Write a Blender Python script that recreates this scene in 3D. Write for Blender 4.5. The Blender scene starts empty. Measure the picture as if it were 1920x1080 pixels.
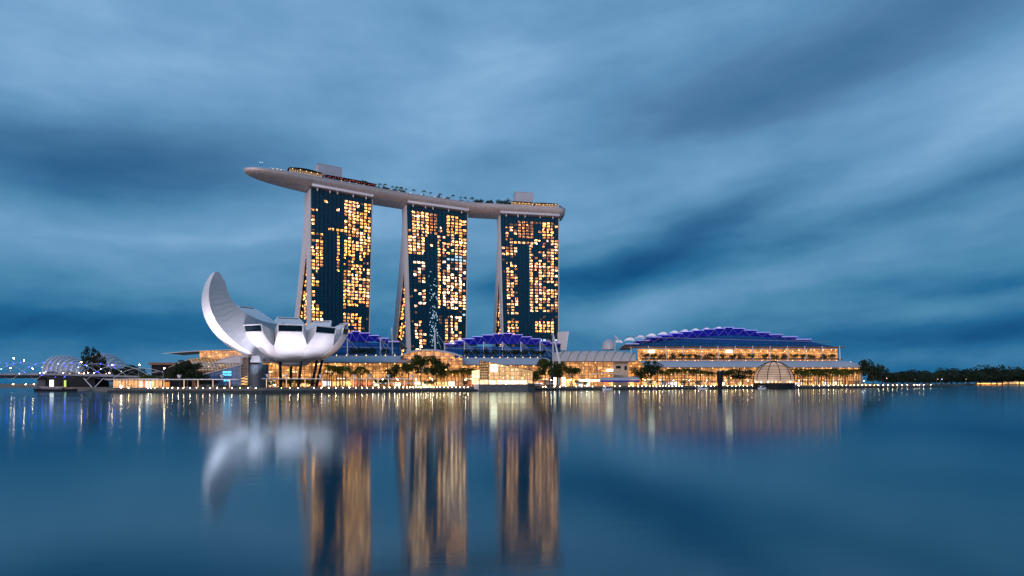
import bpy, math, random
from mathutils import Vector, Matrix
R = math.radians
sc = bpy.context.scene
COL = sc.collection
F, HY, CZ = 1100.0, 718.0, 5.0          # focal length and horizon row in pixels of a 1920 frame, eye height

# ------------------------------------------------------------------ camera
cd = bpy.data.cameras.new('camera'); cam = bpy.data.objects.new('camera', cd); COL.objects.link(cam)
cam.location = (0, 0, CZ); cam.rotation_euler = (R(90), 0, 0)
cd.sensor_width = 36; cd.lens = 36 * F / 1920; cd.shift_y = (HY - 540) / 1920
cd.clip_start = .5; cd.clip_end = 20000
sc.camera = cam
sc.view_settings.view_transform = 'Standard'; sc.view_settings.look = 'None'
sc.view_settings.exposure = 0; sc.view_settings.gamma = 1
sc.render.engine = 'CYCLES'
cy = sc.cycles
cy.use_denoising = True; cy.max_bounces = 6; cy.diffuse_bounces = 2; cy.glossy_bounces = 4
cy.sample_clamp_indirect = 60; cy.caustics_reflective = False; cy.caustics_refractive = False
cy.use_light_tree = True

def lin(r, g, b):
    f = lambda c: c / 12.92 if c <= .04045 else ((c + .055) / 1.055) ** 2.4
    return (f(r / 255), f(g / 255), f(b / 255), 1)

# ------------------------------------------------------------------ sky
W = bpy.data.worlds.new('World'); sc.world = W; W.use_nodes = True
nt = W.node_tree; nt.nodes.clear(); N = nt.nodes; L = nt.links
def M(op, a, b=None, c=None, clamp=False):
    n = N.new('ShaderNodeMath'); n.operation = op; n.use_clamp = clamp
    for i, v in enumerate((a, b, c)):
        if v is None: continue
        if isinstance(v, (int, float)): n.inputs[i].default_value = v
        else: L.new(v, n.inputs[i])
    return n.outputs[0]
tc = N.new('ShaderNodeTexCoord'); sx = N.new('ShaderNodeSeparateXYZ'); L.new(tc.outputs['Generated'], sx.inputs[0])
X_, Y_, Z_ = sx.outputs
hor = M('SQRT', M('ADD', M('MULTIPLY', X_, X_), M('MULTIPLY', Y_, Y_)))
AZ = M('ARCTAN2', X_, Y_); EL = M('ARCTAN2', Z_, hor)
def noise(vx, vy, vz, detail=3, rough=.5, scale=1):
    cx = N.new('ShaderNodeCombineXYZ')
    for i, v in enumerate((vx, vy, vz)):
        if isinstance(v, (int, float)): cx.inputs[i].default_value = v
        else: L.new(v, cx.inputs[i])
    n = N.new('ShaderNodeTexNoise'); n.inputs['Scale'].default_value = scale
    n.inputs['Detail'].default_value = detail; n.inputs['Roughness'].default_value = rough
    L.new(cx.outputs[0], n.inputs['Vector']); return n.outputs['Fac']
# long wind-drawn cloud: everything is warped by slow noise stretched along the horizon
dr = M('SUBTRACT', EL, M('MULTIPLY', AZ, .16))
wa = M('MULTIPLY', M('SUBTRACT', noise(M('MULTIPLY', AZ, 2.2), M('MULTIPLY', dr, 6), 1.7), .5), .12)
we = M('MULTIPLY', M('SUBTRACT', noise(M('MULTIPLY', AZ, 2.6), M('MULTIPLY', dr, 7), 8.3), .5), .05)
A2 = M('ADD', AZ, wa); E2 = M('ADD', EL, we)
def ae(px, py):
    u, v = (px - 960) / F, (HY - py) / F
    return math.atan(u), math.atan2(v, math.hypot(1, u))
BL = [(130,330,230,55,4,-.42),(330,285,210,45,10,-.30),(40,235,230,50,0,-.15),(60,60,120,70,0,.18),(520,100,240,90,15,.16),
 (830,240,130,60,25,.26),(960,100,130,70,20,.2),(400,425,350,36,8,.34),(60,445,190,36,0,.2),(150,602,330,24,0,-.3),(60,680,250,20,0,.08),
 (330,520,200,25,-4,.02),(950,545,140,30,0,-.25),(700,330,180,60,8,-.04),(1430,175,270,62,12,-.46),(1760,60,340,62,12,-.36),(1130,60,150,60,10,-.06),
 (1900,140,180,70,20,.22),(1300,300,260,38,10,.2),(1620,232,240,46,12,.24),(1360,400,170,42,24,-.36),(1270,470,190,32,24,-.32),
 (1130,512,180,24,6,-.26),(1810,350,260,26,12,-.42),(1700,425,220,40,10,.1),(1100,430,90,60,0,.1),(1360,548,240,24,8,.26),
 (1150,600,160,30,0,.16),(1750,560,260,28,5,.06),(1750,628,260,20,3,-.3),(1860,520,160,15,10,-.16),(1780,675,240,18,0,.08),(620,560,200,60,0,.06)]
br = N.new('ShaderNodeValToRGB'); el_n = M('MULTIPLY', EL, 1 / R(60), clamp=True); L.new(el_n, br.inputs[0])
cr = br.color_ramp
def setramp(cr, pts):
    while len(cr.elements) < len(pts): cr.elements.new(.5)
    for e, (p, c) in zip(cr.elements, pts): e.position = p; e.color = c
g = lambda v: (v, v, v, 1)
deg = lambda py: math.degrees(math.atan((HY - py) / F)) / 60
setramp(cr, [(0, g(.26)), (deg(640), g(.34)), (deg(560), g(.46)), (deg(450), g(.60)), (deg(300), g(.64)), (deg(100), g(.62)), (1, g(.5))])
T = br.outputs[0]
for px, py, rx, ry, rot, amp in BL:
    a0, e0 = ae(px, py); ca, sa = math.cos(R(rot)), math.sin(R(rot))
    da = M('SUBTRACT', A2, a0); de = M('SUBTRACT', E2, e0)
    p = M('MULTIPLY', M('ADD', M('MULTIPLY', da, ca), M('MULTIPLY', de, sa)), F / rx)
    q = M('MULTIPLY', M('SUBTRACT', M('MULTIPLY', de, ca), M('MULTIPLY', da, sa)), F / ry)
    d2 = M('ADD', M('MULTIPLY', p, p), M('MULTIPLY', q, q))
    T = M('MULTIPLY_ADD', M('EXPONENT', M('MULTIPLY', d2, -.75)), amp * .85, T)
f1 = M('MULTIPLY', M('SUBTRACT', noise(M('MULTIPLY', A2, 4.5), M('MULTIPLY', M('SUBTRACT', E2, M('MULTIPLY', AZ, .12)), 26), 3.1, 6, .55), .5), .20)
f2 = M('MULTIPLY', M('SUBTRACT', noise(M('MULTIPLY', A2, 2.0), M('MULTIPLY', E2, 7), 5.1, 2), .5), .16)
f3 = M('MULTIPLY', M('SUBTRACT', noise(M('MULTIPLY', A2, 5.5), M('MULTIPLY', M('SUBTRACT', E2, M('MULTIPLY', AZ, .06)), 15), 11.3, 4, .55), .5), .62)
T = M('ADD', T, M('ADD', f3, M('ADD', f1, f2)))
def ramp(pts):
    r_ = N.new('ShaderNodeValToRGB'); setramp(r_.color_ramp, pts); L.new(T, r_.inputs[0]); return r_.outputs[0]
low = ramp([(0, lin(6,76,126)), (.25, lin(32,104,150)), (.5, lin(74,134,174)), (.75, lin(104,154,194)), (1, lin(138,180,218))])
high = ramp([(0, lin(64,112,154)), (.25, lin(80,124,165)), (.5, lin(95,144,185)), (.75, lin(116,162,202)), (1, lin(140,182,220))])
mx = N.new('ShaderNodeMix'); mx.data_type = 'RGBA'
L.new(M('MULTIPLY', M('SUBTRACT', EL, R(10)), 1 / R(12), clamp=True), mx.inputs[0]); L.new(low, mx.inputs[6]); L.new(high, mx.inputs[7])
bg1 = N.new('ShaderNodeBackground'); L.new(mx.outputs[2], bg1.inputs[0]); bg1.inputs[1].default_value = 1.0
sky = N.new('ShaderNodeTexSky'); sky.sky_type = 'NISHITA'; sky.sun_disc = False
SUN_EL, SUN_AZ = R(8), R(208)           # last light low behind the camera
sky.sun_elevation = R(1); sky.sun_rotation = SUN_AZ
bg2 = N.new('ShaderNodeBackground'); L.new(sky.outputs[0], bg2.inputs[0]); bg2.inputs[1].default_value = .003
ad = N.new('ShaderNodeAddShader'); L.new(bg1.outputs[0], ad.inputs[0]); L.new(bg2.outputs[0], ad.inputs[1])
wo = N.new('ShaderNodeOutputWorld'); L.new(ad.outputs[0], wo.inputs[0])

# ------------------------------------------------------------------ afterglow lamp
sd = bpy.data.lights.new('afterglow', 'SUN'); sd.energy = 2.1; sd.angle = R(50); sd.color = (1, .76, .70)
so = bpy.data.objects.new('afterglow', sd); COL.objects.link(so)
so.rotation_euler = (R(90) - SUN_EL, 0, R(180) - SUN_AZ + R(180)) 
_d = Vector((math.sin(SUN_AZ) * math.cos(SUN_EL), math.cos(SUN_AZ) * math.cos(SUN_EL), math.sin(SUN_EL)))
so.rotation_euler = _d.to_track_quat('Z', 'Y').to_euler(); so.location = (0, 0, 300)

# ------------------------------------------------------------------ materials
def nodes(name):
    m = bpy.data.materials.new(name); m.use_nodes = True
    return m, m.node_tree.nodes, m.node_tree.links, m.node_tree.nodes['Principled BSDF']
def mat(name, col, rough=.6, metal=0., var=.25, scale=.4, spec=.5, bump=0, stretch=(1,1,1)):
    m, n, l, b = nodes(name)
    b.inputs['Roughness'].default_value = rough; b.inputs['Metallic'].default_value = metal
    b.inputs['Specular IOR Level'].default_value = spec
    t = n.new('ShaderNodeTexCoord'); mp = n.new('ShaderNodeMapping'); mp.inputs['Scale'].default_value = stretch
    l.new(t.outputs['Object'], mp.inputs[0])
    no = n.new('ShaderNodeTexNoise'); no.inputs['Scale'].default_value = scale; no.inputs['Detail'].default_value = 5
    l.new(mp.outputs[0], no.inputs['Vector'])
    r_ = n.new('ShaderNodeValToRGB'); c = Vector(col[:3])
    setramp(r_.color_ramp, [(.3, (*(c * (1 - var)), 1)), (.7, (*(c * (1 + var)), 1))])
    l.new(no.outputs['Fac'], r_.inputs[0]); l.new(r_.outputs[0], b.inputs['Base Color'])
    if bump:
        bp = n.new('ShaderNodeBump'); bp.inputs['Strength'].default_value = bump; l.new(no.outputs['Fac'], bp.inputs['Height']); l.new(bp.outputs[0], b.inputs['Normal'])
    return m
def leafmat(name, col):
    m, n, l, b = nodes(name)
    b.inputs['Roughness'].default_value = .6; b.inputs['Specular IOR Level'].default_value = .2
    oi = n.new('ShaderNodeObjectInfo'); ge = n.new('ShaderNodeNewGeometry')
    a = n.new('ShaderNodeMath'); a.operation = 'MULTIPLY_ADD'; l.new(ge.outputs['Random Per Island'], a.inputs[0]); a.inputs[1].default_value = .7
    s = n.new('ShaderNodeMath'); s.operation = 'MULTIPLY'; l.new(oi.outputs['Random'], s.inputs[0]); s.inputs[1].default_value = .3; l.new(s.outputs[0], a.inputs[2])
    r_ = n.new('ShaderNodeValToRGB'); c = Vector(col)
    setramp(r_.color_ramp, [(0, (*(c * .45), 1)), (.6, (*c, 1)), (1, (c.x * 1.9, c.y * 1.6, c.z * 1.2, 1))])
    l.new(a.outputs[0], r_.inputs[0]); l.new(r_.outputs[0], b.inputs['Base Color'])
    return m
def thin(m, col, f):
    t = m.node_tree; b = t.nodes['Principled BSDF']; o = t.nodes['Material Output']; tr = t.nodes.new('ShaderNodeBsdfTranslucent'); tr.inputs[0].default_value = (*col, 1)
    x = t.nodes.new('ShaderNodeMixShader'); x.inputs[0].default_value = f; t.links.new(b.outputs[0], x.inputs[1]); t.links.new(tr.outputs[0], x.inputs[2]); t.links.new(x.outputs[0], o.inputs['Surface'])
def emit(name, col, st, var=.0, scale=1., base=(.05,.05,.05)):
    m, n, l, b = nodes(name)
    b.inputs['Base Color'].default_value = (*base, 1); b.inputs['Roughness'].default_value = .3
    b.inputs['Emission Color'].default_value = (*col[:3], 1); b.inputs['Emission Strength'].default_value = st
    if var:
        t = n.new('ShaderNodeTexCoord'); no = n.new('ShaderNodeTexNoise'); no.inputs['Scale'].default_value = scale; no.inputs['Detail'].default_value = 3
        l.new(t.outputs['Object'], no.inputs['Vector'])
        mr = n.new('ShaderNodeMapRange'); mr.inputs[1].default_value = .3; mr.inputs[2].default_value = .7
        mr.inputs[3].default_value = st * (1 - var); mr.inputs[4].default_value = st * (1 + var)
        l.new(no.outputs['Fac'], mr.inputs[0]); l.new(mr.outputs[0], b.inputs['Emission Strength'])
    return m
def room(name, col, st, hot=20.):
    m, n, l, b = nodes(name); b.inputs['Base Color'].default_value = (.04, .03, .02, 1); b.inputs['Roughness'].default_value = .25
    t = n.new('ShaderNodeTexCoord'); no = n.new('ShaderNodeTexNoise'); no.inputs['Scale'].default_value = .33; no.inputs['Detail'].default_value = 4; l.new(t.outputs['Object'], no.inputs['Vector'])
    mr = n.new('ShaderNodeMapRange'); mr.inputs[1].default_value = .32; mr.inputs[2].default_value = .68; mr.inputs[3].default_value = st * .12; mr.inputs[4].default_value = st * 1.6; l.new(no.outputs['Fac'], mr.inputs[0])
    n2 = n.new('ShaderNodeTexNoise'); n2.inputs['Scale'].default_value = .9; n2.inputs['Detail'].default_value = 1; l.new(t.outputs['Object'], n2.inputs['Vector'])
    m2 = n.new('ShaderNodeMapRange'); m2.interpolation_type = 'SMOOTHSTEP'; m2.inputs[1].default_value = .62; m2.inputs[2].default_value = .74; m2.inputs[3].default_value = 0; m2.inputs[4].default_value = st * hot; l.new(n2.outputs['Fac'], m2.inputs[0])
    a = n.new('ShaderNodeMath'); a.operation = 'ADD'; l.new(mr.outputs[0], a.inputs[0]); l.new(m2.outputs[0], a.inputs[1]); l.new(a.outputs[0], b.inputs['Emission Strength'])
    b.inputs['Emission Color'].default_value = (*col, 1); return m
def glazing(name, c1, c2, st, pw, ph, mortar=.06, dark=.12, var=.5, nscale=.07):
    """lit glazing: rooms behind panes, dark glazing bars; UV in metres"""
    m, n, l, b = nodes(name)
    uv = n.new('ShaderNodeUVMap'); bk = n.new('ShaderNodeTexBrick'); l.new(uv.outputs[0], bk.inputs['Vector'])
    bk.offset = 0; bk.squash = 1; bk.inputs['Scale'].default_value = 1
    bk.inputs['Brick Width'].default_value = pw; bk.inputs['Row Height'].default_value = ph; bk.inputs['Mortar Size'].default_value = mortar
    bk.inputs['Color1'].default_value = (*c1[:3], 1); bk.inputs['Color2'].default_value = (*c2[:3], 1); bk.inputs['Mortar'].default_value = (*(Vector(c2[:3]) * dark), 1)
    no = n.new('ShaderNodeTexNoise'); no.inputs['Scale'].default_value = nscale; no.inputs['Detail'].default_value = 6; no.inputs['Roughness'].default_value = .65
    l.new(uv.outputs[0], no.inputs['Vector'])
    mr = n.new('ShaderNodeMapRange'); mr.inputs[1].default_value = .3; mr.inputs[2].default_value = .7; mr.inputs[3].default_value = st * (1 - var); mr.inputs[4].default_value = st * (1 + var)
    l.new(no.outputs['Fac'], mr.inputs[0])
    n2 = n.new('ShaderNodeTexNoise'); n2.inputs['Scale'].default_value = .8; n2.inputs['Detail'].default_value = 1; l.new(uv.outputs[0], n2.inputs['Vector'])
    m2 = n.new('ShaderNodeMapRange'); m2.interpolation_type = 'SMOOTHSTEP'; m2.inputs[1].default_value = .66; m2.inputs[2].default_value = .78; m2.inputs[3].default_value = 0; m2.inputs[4].default_value = st * 14; l.new(n2.outputs['Fac'], m2.inputs[0])
    a = n.new('ShaderNodeMath'); a.operation = 'ADD'; l.new(mr.outputs[0], a.inputs[0]); l.new(m2.outputs[0], a.inputs[1]); l.new(a.outputs[0], b.inputs['Emission Strength'])
    l.new(bk.outputs['Color'], b.inputs['Emission Color']); b.inputs['Base Color'].default_value = (.03, .025, .02, 1); b.inputs['Roughness'].default_value = .15
    return m
def curtain(name, col, pw, ph):
    """dark curtain wall: floor lines and mullions in slightly different glass"""
    m, n, l, b = nodes(name)
    uv = n.new('ShaderNodeUVMap'); bk = n.new('ShaderNodeTexBrick'); l.new(uv.outputs[0], bk.inputs['Vector'])
    bk.offset = 0; bk.squash = 1; bk.inputs['Scale'].default_value = 1
    bk.inputs['Brick Width'].default_value = pw; bk.inputs['Row Height'].default_value = ph; bk.inputs['Mortar Size'].default_value = .26
    c = Vector(col)
    bk.inputs['Color1'].default_value = (*(c * .85), 1); bk.inputs['Color2'].default_value = (*(c * 1.2), 1); bk.inputs['Mortar'].default_value = (*(c * .5), 1)
    l.new(bk.outputs['Color'], b.inputs['Base Color'])
    mr = n.new('ShaderNodeMapRange'); l.new(bk.outputs['Fac'], mr.inputs[0]); mr.inputs[3].default_value = .14; mr.inputs[4].default_value = .25
    l.new(mr.outputs[0], b.inputs['Roughness']); b.inputs['Specular IOR Level'].default_value = .45
    return m

MT = dict(
 tower_glass=curtain('tower_glass', (.004, .040, .075), 4.2, 3.25),
 slab_grey=mat('slab_grey', (.62, .60, .62), .6, var=.06, scale=.05),
 white=mat('white_paint', (.78, .77, .80), .45, var=.05, scale=.1),
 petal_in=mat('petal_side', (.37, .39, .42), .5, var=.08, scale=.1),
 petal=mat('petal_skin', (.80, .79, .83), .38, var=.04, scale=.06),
 skylight=mat('dark_glass', (.004, .012, .02), .15, var=.3),
 hull=mat('hull_metal', (.68, .59, .56), .42, .25, var=.24, scale=.9, stretch=(.25, .25, 3)),
 deck=mat('deck_stone', (.32, .31, .32), .7),
 dark=mat('dark_steel', (.012, .016, .022), .6, spec=.15),
 mid=mat('grey_steel', (.25, .27, .31), .5),
 canopy=mat('canopy_metal', (.46, .47, .53), .45, .1, var=.08, scale=.12),
 conc=mat('concrete', (.10, .11, .12), .8, var=.2, scale=.3),
 quay=mat('quay_stone', (.035, .045, .05), .85, var=.35, scale=.4),
 ground=mat('paving', (.16, .15, .14), .85, var=.2),
 brown=mat('brown_clad', (.22, .12, .08), .7),
 cream=mat('cream_stone', (.55, .45, .33), .7, var=.1),
 blueroof=mat('blue_panel', (.005, .012, .32), .5, var=.12, scale=.2),
 bluewall=curtain('blue_glass', (.015, .10, .28), 3.0, 3.0),
 core=mat('core_clad', (.045, .065, .085), .5, var=.12, scale=.2),
 leaf=leafmat('leaf_green', (.055, .085, .022)), leaf_d=leafmat('leaf_dark', (.018, .034, .016)), palm=leafmat('palm_green', (.07, .10, .02)),
 bark=mat('bark', (.12, .085, .06), .9),
 w_amber=room('window_amber', (1, .37, .075), 1.9), w_gold=room('window_gold', (1, .42, .12), 2.35),
 w_white=room('window_white', (1, .55, .30), 2.6), w_dim=room('window_dim', (1, .36, .12), .5, 14), w_faint=room('window_faint', (1, .45, .2), .10, 14), w_peach=room('window_peach', (1, .42, .17), 1.8),
 w_cool=emit('cool_glow', (.55, .80, 1), 1.1, .3), 
 g_wall=glazing('gold_glazing', (1, .44, .13), (.50, .18, .048), 1.08, 2.4, 2.2, .14, .3, .75, .16),
 g_deep=glazing('amber_glazing', (1, .39, .10), (.45, .16, .035), 1.05, 2.6, 3.2, .14, .2, .85, .2),
 g_grid=glazing('lattice_glazing', (1, .56, .24), (.5, .28, .12), .55, 2.2, 1.6, .32, .12),
 g_pav=glazing('pavilion_glazing', (1, .60, .28), (.85, .46, .18), .95, 3.2, 2.4, .12, .3),
 g_bright=glazing('bright_glazing', (1, .78, .48), (1, .58, .26), 1.9, 2.2, 2.6, .12, .4, .75, .25),
 l_warm=emit('lamp_warm', (1, .58, .24), 75), l_white=emit('lamp_white', (1, .68, .42), 85), l_pink=emit('lamp_pink', (1, .45, .28), 70), l_green=emit('lamp_lime', (.75, 1, .30), 14),
 l_blue=emit('led_blue', (.012, .022, 1), 30), l_ice=emit('led_ice', (.45, .70, 1), 10), l_red=emit('lamp_red', (1, .10, .04), 1.5), l_deck=emit('deck_lamp', (1, .55, .2), 4.5), l_street=emit('street_light', (1, .66, .36), 90),
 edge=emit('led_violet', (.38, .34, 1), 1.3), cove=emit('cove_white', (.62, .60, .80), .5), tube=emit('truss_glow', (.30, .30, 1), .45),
 post=emit('post_glow', (1, .60, .28), .85, .4, .4, (.5, .4, .3)), signw=emit('sign_white', (1, .92, .86), 2.6), cyan=emit('screen_cyan', (.08, .62, 1), 1.5, .5, .8), screen=emit('screen_white', (1, .84, .55), 5), lime=emit('sign_lime', (.55, .80, .10), 1.1), led_strip=emit('strip_gold', (1, .58, .20), 2.0, .3, .2),
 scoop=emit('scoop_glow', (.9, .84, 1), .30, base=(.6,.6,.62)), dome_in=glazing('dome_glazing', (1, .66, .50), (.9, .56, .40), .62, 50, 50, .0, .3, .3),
)
thin(MT['palm'], (.34, .34, .06), .6); thin(MT['leaf'], (.16, .17, .035), .4)
s_white = emit('shop_white', (1, .80, .52), 3.0, .6, .5); s_gold = emit('shop_gold', (1, .58, .20), 1.7, .6, .5); s_red = emit('shop_red', (1, .26, .12), 1.0, .5, .5); s_pale = emit('shop_pale', (.9, .85, 1), 1.8, .5, .5)

def seams(m, step, width, k):
    t = m.node_tree; n = t.nodes; l = t.links; b = n['Principled BSDF']; src = b.inputs['Base Color'].links[0].from_socket
    tc_ = n.new('ShaderNodeTexCoord'); sp_ = n.new('ShaderNodeSeparateXYZ'); l.new(tc_.outputs['Object'], sp_.inputs[0])
    a = n.new('ShaderNodeMath'); a.operation = 'DIVIDE'; l.new(sp_.outputs[2], a.inputs[0]); a.inputs[1].default_value = step
    f = n.new('ShaderNodeMath'); f.operation = 'FRACT'; l.new(a.outputs[0], f.inputs[0]); c = n.new('ShaderNodeMath'); c.operation = 'LESS_THAN'; l.new(f.outputs[0], c.inputs[0]); c.inputs[1].default_value = width/step
    x = n.new('ShaderNodeMix'); x.data_type = 'RGBA'; x.blend_type = 'MULTIPLY'; l.new(c.outputs[0], x.inputs[0]); l.new(src, x.inputs[6]); x.inputs[7].default_value = (k, k, k, 1); l.new(x.outputs[2], b.inputs['Base Color'])
seams(MT['petal'], 2.6, .2, .9); seams(MT['petal_in'], 2.6, .22, .88); seams(MT['slab_grey'], 6.5, .35, .86)
# water: long-exposure smooth, stretched reflections
m, n, l, b = nodes('bay_water'); MT['water'] = m
b.inputs['Base Color'].default_value = (.0, .045, .088, 1); b.inputs['Roughness'].default_value = .16
geo = n.new('ShaderNodeNewGeometry'); mp = n.new('ShaderNodeMapping'); mp.inputs['Scale'].default_value = (.004, .035, 1); l.new(geo.outputs['Position'], mp.inputs[0])
no = n.new('ShaderNodeTexNoise'); no.inputs['Scale'].default_value = 1; no.inputs['Detail'].default_value = 4; l.new(mp.outputs[0], no.inputs['Vector'])
mr = n.new('ShaderNodeMapRange'); l.new(no.outputs['Fac'], mr.inputs[0]); mr.inputs[1].default_value = .3; mr.inputs[2].default_value = .7; mr.inputs[3].default_value = .075; mr.inputs[4].default_value = .115
gl = n.new('ShaderNodeBsdfGlossy'); gl.inputs['Color'].default_value = (.58, .755, .82, 1); gl.inputs['Anisotropy'].default_value = .3; tg = n.new('ShaderNodeCombineXYZ'); tg.inputs[0].default_value = 1; l.new(tg.outputs[0], gl.inputs['Tangent']); l.new(mr.outputs[0], gl.inputs['Roughness'])
df = n.new('ShaderNodeBsdfDiffuse'); df.inputs['Color'].default_value = (0, .055, .09, 1)
fr = n.new('ShaderNodeFresnel'); fr.inputs['IOR'].default_value = 2.1
ms = n.new('ShaderNodeMixShader'); l.new(fr.outputs[0], ms.inputs[0]); l.new(df.outputs[0], ms.inputs[1]); l.new(gl.outputs[0], ms.inputs[2])
mp2 = n.new('ShaderNodeMapping'); mp2.inputs['Scale'].default_value = (.25, .9, 1); l.new(geo.outputs['Position'], mp2.inputs[0])
n2 = n.new('ShaderNodeTexNoise'); n2.inputs['Scale'].default_value = 1.2; n2.inputs['Detail'].default_value = 3; l.new(mp2.outputs[0], n2.inputs['Vector'])
bp = n.new('ShaderNodeBump'); bp.inputs['Strength'].default_value = .008; bp.inputs['Distance'].default_value = .5; l.new(n2.outputs['Fac'], bp.inputs['Height']); l.new(bp.outputs[0], gl.inputs['Normal'])
l.new(ms.outputs[0], n['Material Output'].inputs[0])

# ------------------------------------------------------------------ mesh helpers
def P(px, py, Y): return Vector(((px - 960) / F * Y, Y, CZ + (HY - py) / F * Y))
def XY(px, Y): return Vector(((px - 960) / F * Y, Y, 0))
def ZZ(py, Y): return CZ + (HY - py) / F * Y
def wloc(o):
    v = Vector((0, 0, 0))
    while o is not None: v += o.location; o = o.parent
    return v
class MB:
    def __init__(s): s.v = []; s.f = []; s.uv = []
    def face(s, pts, uv=None):
        i = len(s.v); s.v += [Vector(p) for p in pts]; s.f.append(tuple(range(i, i + len(pts)))); s.uv.append(uv)
    def hexa(s, p):
        i = len(s.v); s.v += [Vector(q) for q in p]
        for q in ((0,3,2,1),(4,5,6,7),(0,1,5,4),(1,2,6,5),(2,3,7,6),(3,0,4,7)): s.f.append(tuple(i + k for k in q)); s.uv.append(None)
        return s
    def box(s, x0, x1, y0, y1, z0, z1):
        return s.hexa([(x0,y0,z0),(x1,y0,z0),(x1,y1,z0),(x0,y1,z0),(x0,y0,z1),(x1,y0,z1),(x1,y1,z1),(x0,y1,z1)])
    def bar(s, a, b, w, h):                      # box beam from a to b, width w across, height h about the line
        a, b = Vector(a), Vector(b); d = (b - a).normalized(); sd = d.cross(Vector((0,0,1)))
        sd = Vector((1,0,0)) if sd.length < 1e-4 else sd.normalized(); up = sd.cross(d)
        o = lambda p, i, j: p + sd * (w / 2 * i) + up * (h / 2 * j)
        return s.hexa([o(a,-1,-1), o(a,1,-1), o(b,1,-1), o(b,-1,-1), o(a,-1,1), o(a,1,1), o(b,1,1), o(b,-1,1)])
    def wall(s, a, b, z0, z1, z0b=None, z1b=None, th=.6):      # upright wall a-b with metres UV, th thick behind
        a, b = Vector((a[0],a[1],0)), Vector((b[0],b[1],0)); z0b = z0 if z0b is None else z0b; z1b = z1 if z1b is None else z1b
        d = (b - a); ln = d.length; nrm = Vector((-d.y, d.x, 0)).normalized() * th
        up = lambda p, z: Vector((p.x, p.y, z))
        s.face([up(a,z0), up(b,z0b), up(b,z1b), up(a,z1)], [(0,z0),(ln,z0b),(ln,z1b),(0,z1)])
        a2, b2 = a + nrm, b + nrm
        s.face([up(b2,z0b), up(a2,z0), up(a2,z1), up(b2,z1b)], [(0,z0),(ln,z0),(ln,z1),(0,z1)])
        for q in ([up(a,z1), up(b,z1b), up(b2,z1b), up(a2,z1)], [up(a,z0), up(a,z1), up(a2,z1), up(a2,z0)], [up(b,z1b), up(b,z0b), up(b2,z0b), up(b2,z1b)]): s.face(q, [(0,0),(.5,0),(.5,.5),(0,.5)])
        return s
    def tube(s, pts, r, n=6, cap=True):
        pts = [Vector(p) for p in pts]; k = len(pts); rr = r if isinstance(r, (list, tuple)) else [r] * k; i0 = len(s.v)
        for j, p in enumerate(pts):
            d = (pts[min(j+1,k-1)] - pts[max(j-1,0)]).normalized(); a = d.cross(Vector((0,0,1)))
            a = Vector((1,0,0)) if a.length < 1e-3 else a.normalized(); b_ = d.cross(a)
            for q in range(n): t = 2*math.pi*q/n; s.v.append(p + (a*math.cos(t) + b_*math.sin(t)) * rr[j])
        for j in range(k-1):
            for q in range(n): s.f.append((i0+j*n+q, i0+j*n+(q+1)%n, i0+(j+1)*n+(q+1)%n, i0+(j+1)*n+q)); s.uv.append(None)
        if cap:
            s.f.append(tuple(i0+q for q in reversed(range(n)))); s.f.append(tuple(i0+(k-1)*n+q for q in range(n))); s.uv += [None, None]
        return s
    def lathe(s, c, prof, n=16):                 # prof: (radius, z)
        c = Vector(c); i0 = len(s.v)
        for r, z in prof:
            for q in range(n): t = 2*math.pi*q/n; s.v.append(c + Vector((r*math.cos(t), r*math.sin(t), z)))
        for j in range(len(prof)-1):
            for q in range(n): s.f.append((i0+j*n+q, i0+j*n+(q+1)%n, i0+(j+1)*n+(q+1)%n, i0+(j+1)*n+q)); s.uv.append(None)
        s.f.append(tuple(i0+q for q in reversed(range(n)))); s.f.append(tuple(i0+(len(prof)-1)*n+q for q in range(n))); s.uv += [None, None]
        return s
    def ball(s, c, r, n=8, m=5, sq=1.):
        return s.lathe(c, [(max(r*math.sin(math.pi*j/m), r*.02), -r*sq*math.cos(math.pi*j/m)) for j in range(m+1)], n)
    def grid(s, rows, close=False):              # rows: list of equal-length point lists
        i0 = len(s.v); w = len(rows[0])
        for r_ in rows: s.v += [Vector(p) for p in r_]
        for j in range(len(rows)-1):
            for q in range(w if close else w-1):
                s.f.append((i0+j*w+q, i0+j*w+(q+1)%w, i0+(j+1)*w+(q+1)%w, i0+(j+1)*w+q)); s.uv.append(None)
        return s
    def sheet(s, rows, th):                      # a shell th thick (downwards) from rows of points
        dn = Vector((0,0,-th)); w = len(rows[0]); h = len(rows)
        s.grid(rows); s.grid([[Vector(p)+dn for p in reversed(r_)] for r_ in rows])
        rim = [rows[0][k] for k in range(w)] + [rows[j][w-1] for j in range(1,h)] + [rows[h-1][k] for k in range(w-2,-1,-1)] + [rows[j][0] for j in range(h-2,0,-1)]
        for k in range(len(rim)):
            a, b_ = Vector(rim[k]), Vector(rim[(k+1) % len(rim)]); s.face([a+dn, b_+dn, b_, a])
        return s
    def build(s, name, m, parent=None, loc=None, local=False, smooth=False):
        if parent is not None: off = Vector((0,0,0)) if local else wloc(parent)
        elif local: off = Vector((0,0,0))
        else:
            xs = [p.x for p in s.v]; ys = [p.y for p in s.v]
            off = Vector(loc) if loc is not None else Vector(((min(xs)+max(xs))/2, (min(ys)+max(ys))/2, min(p.z for p in s.v)))
        me = bpy.data.meshes.new(name); me.from_pydata([tuple(p - off) for p in s.v], [], s.f)
        if any(u is not None for u in s.uv):
            ul = me.uv_layers.new(name='UVMap'); k = 0
            for fc, u in zip(s.f, s.uv):
                for q in range(len(fc)):
                    if u is not None: ul.data[k].uv = u[q]
                    k += 1
        me.materials.append(MT[m] if isinstance(m, str) else m)
        if smooth: me.polygons.foreach_set('use_smooth', [True] * len(me.polygons))
        me.validate(); me.update()
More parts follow.
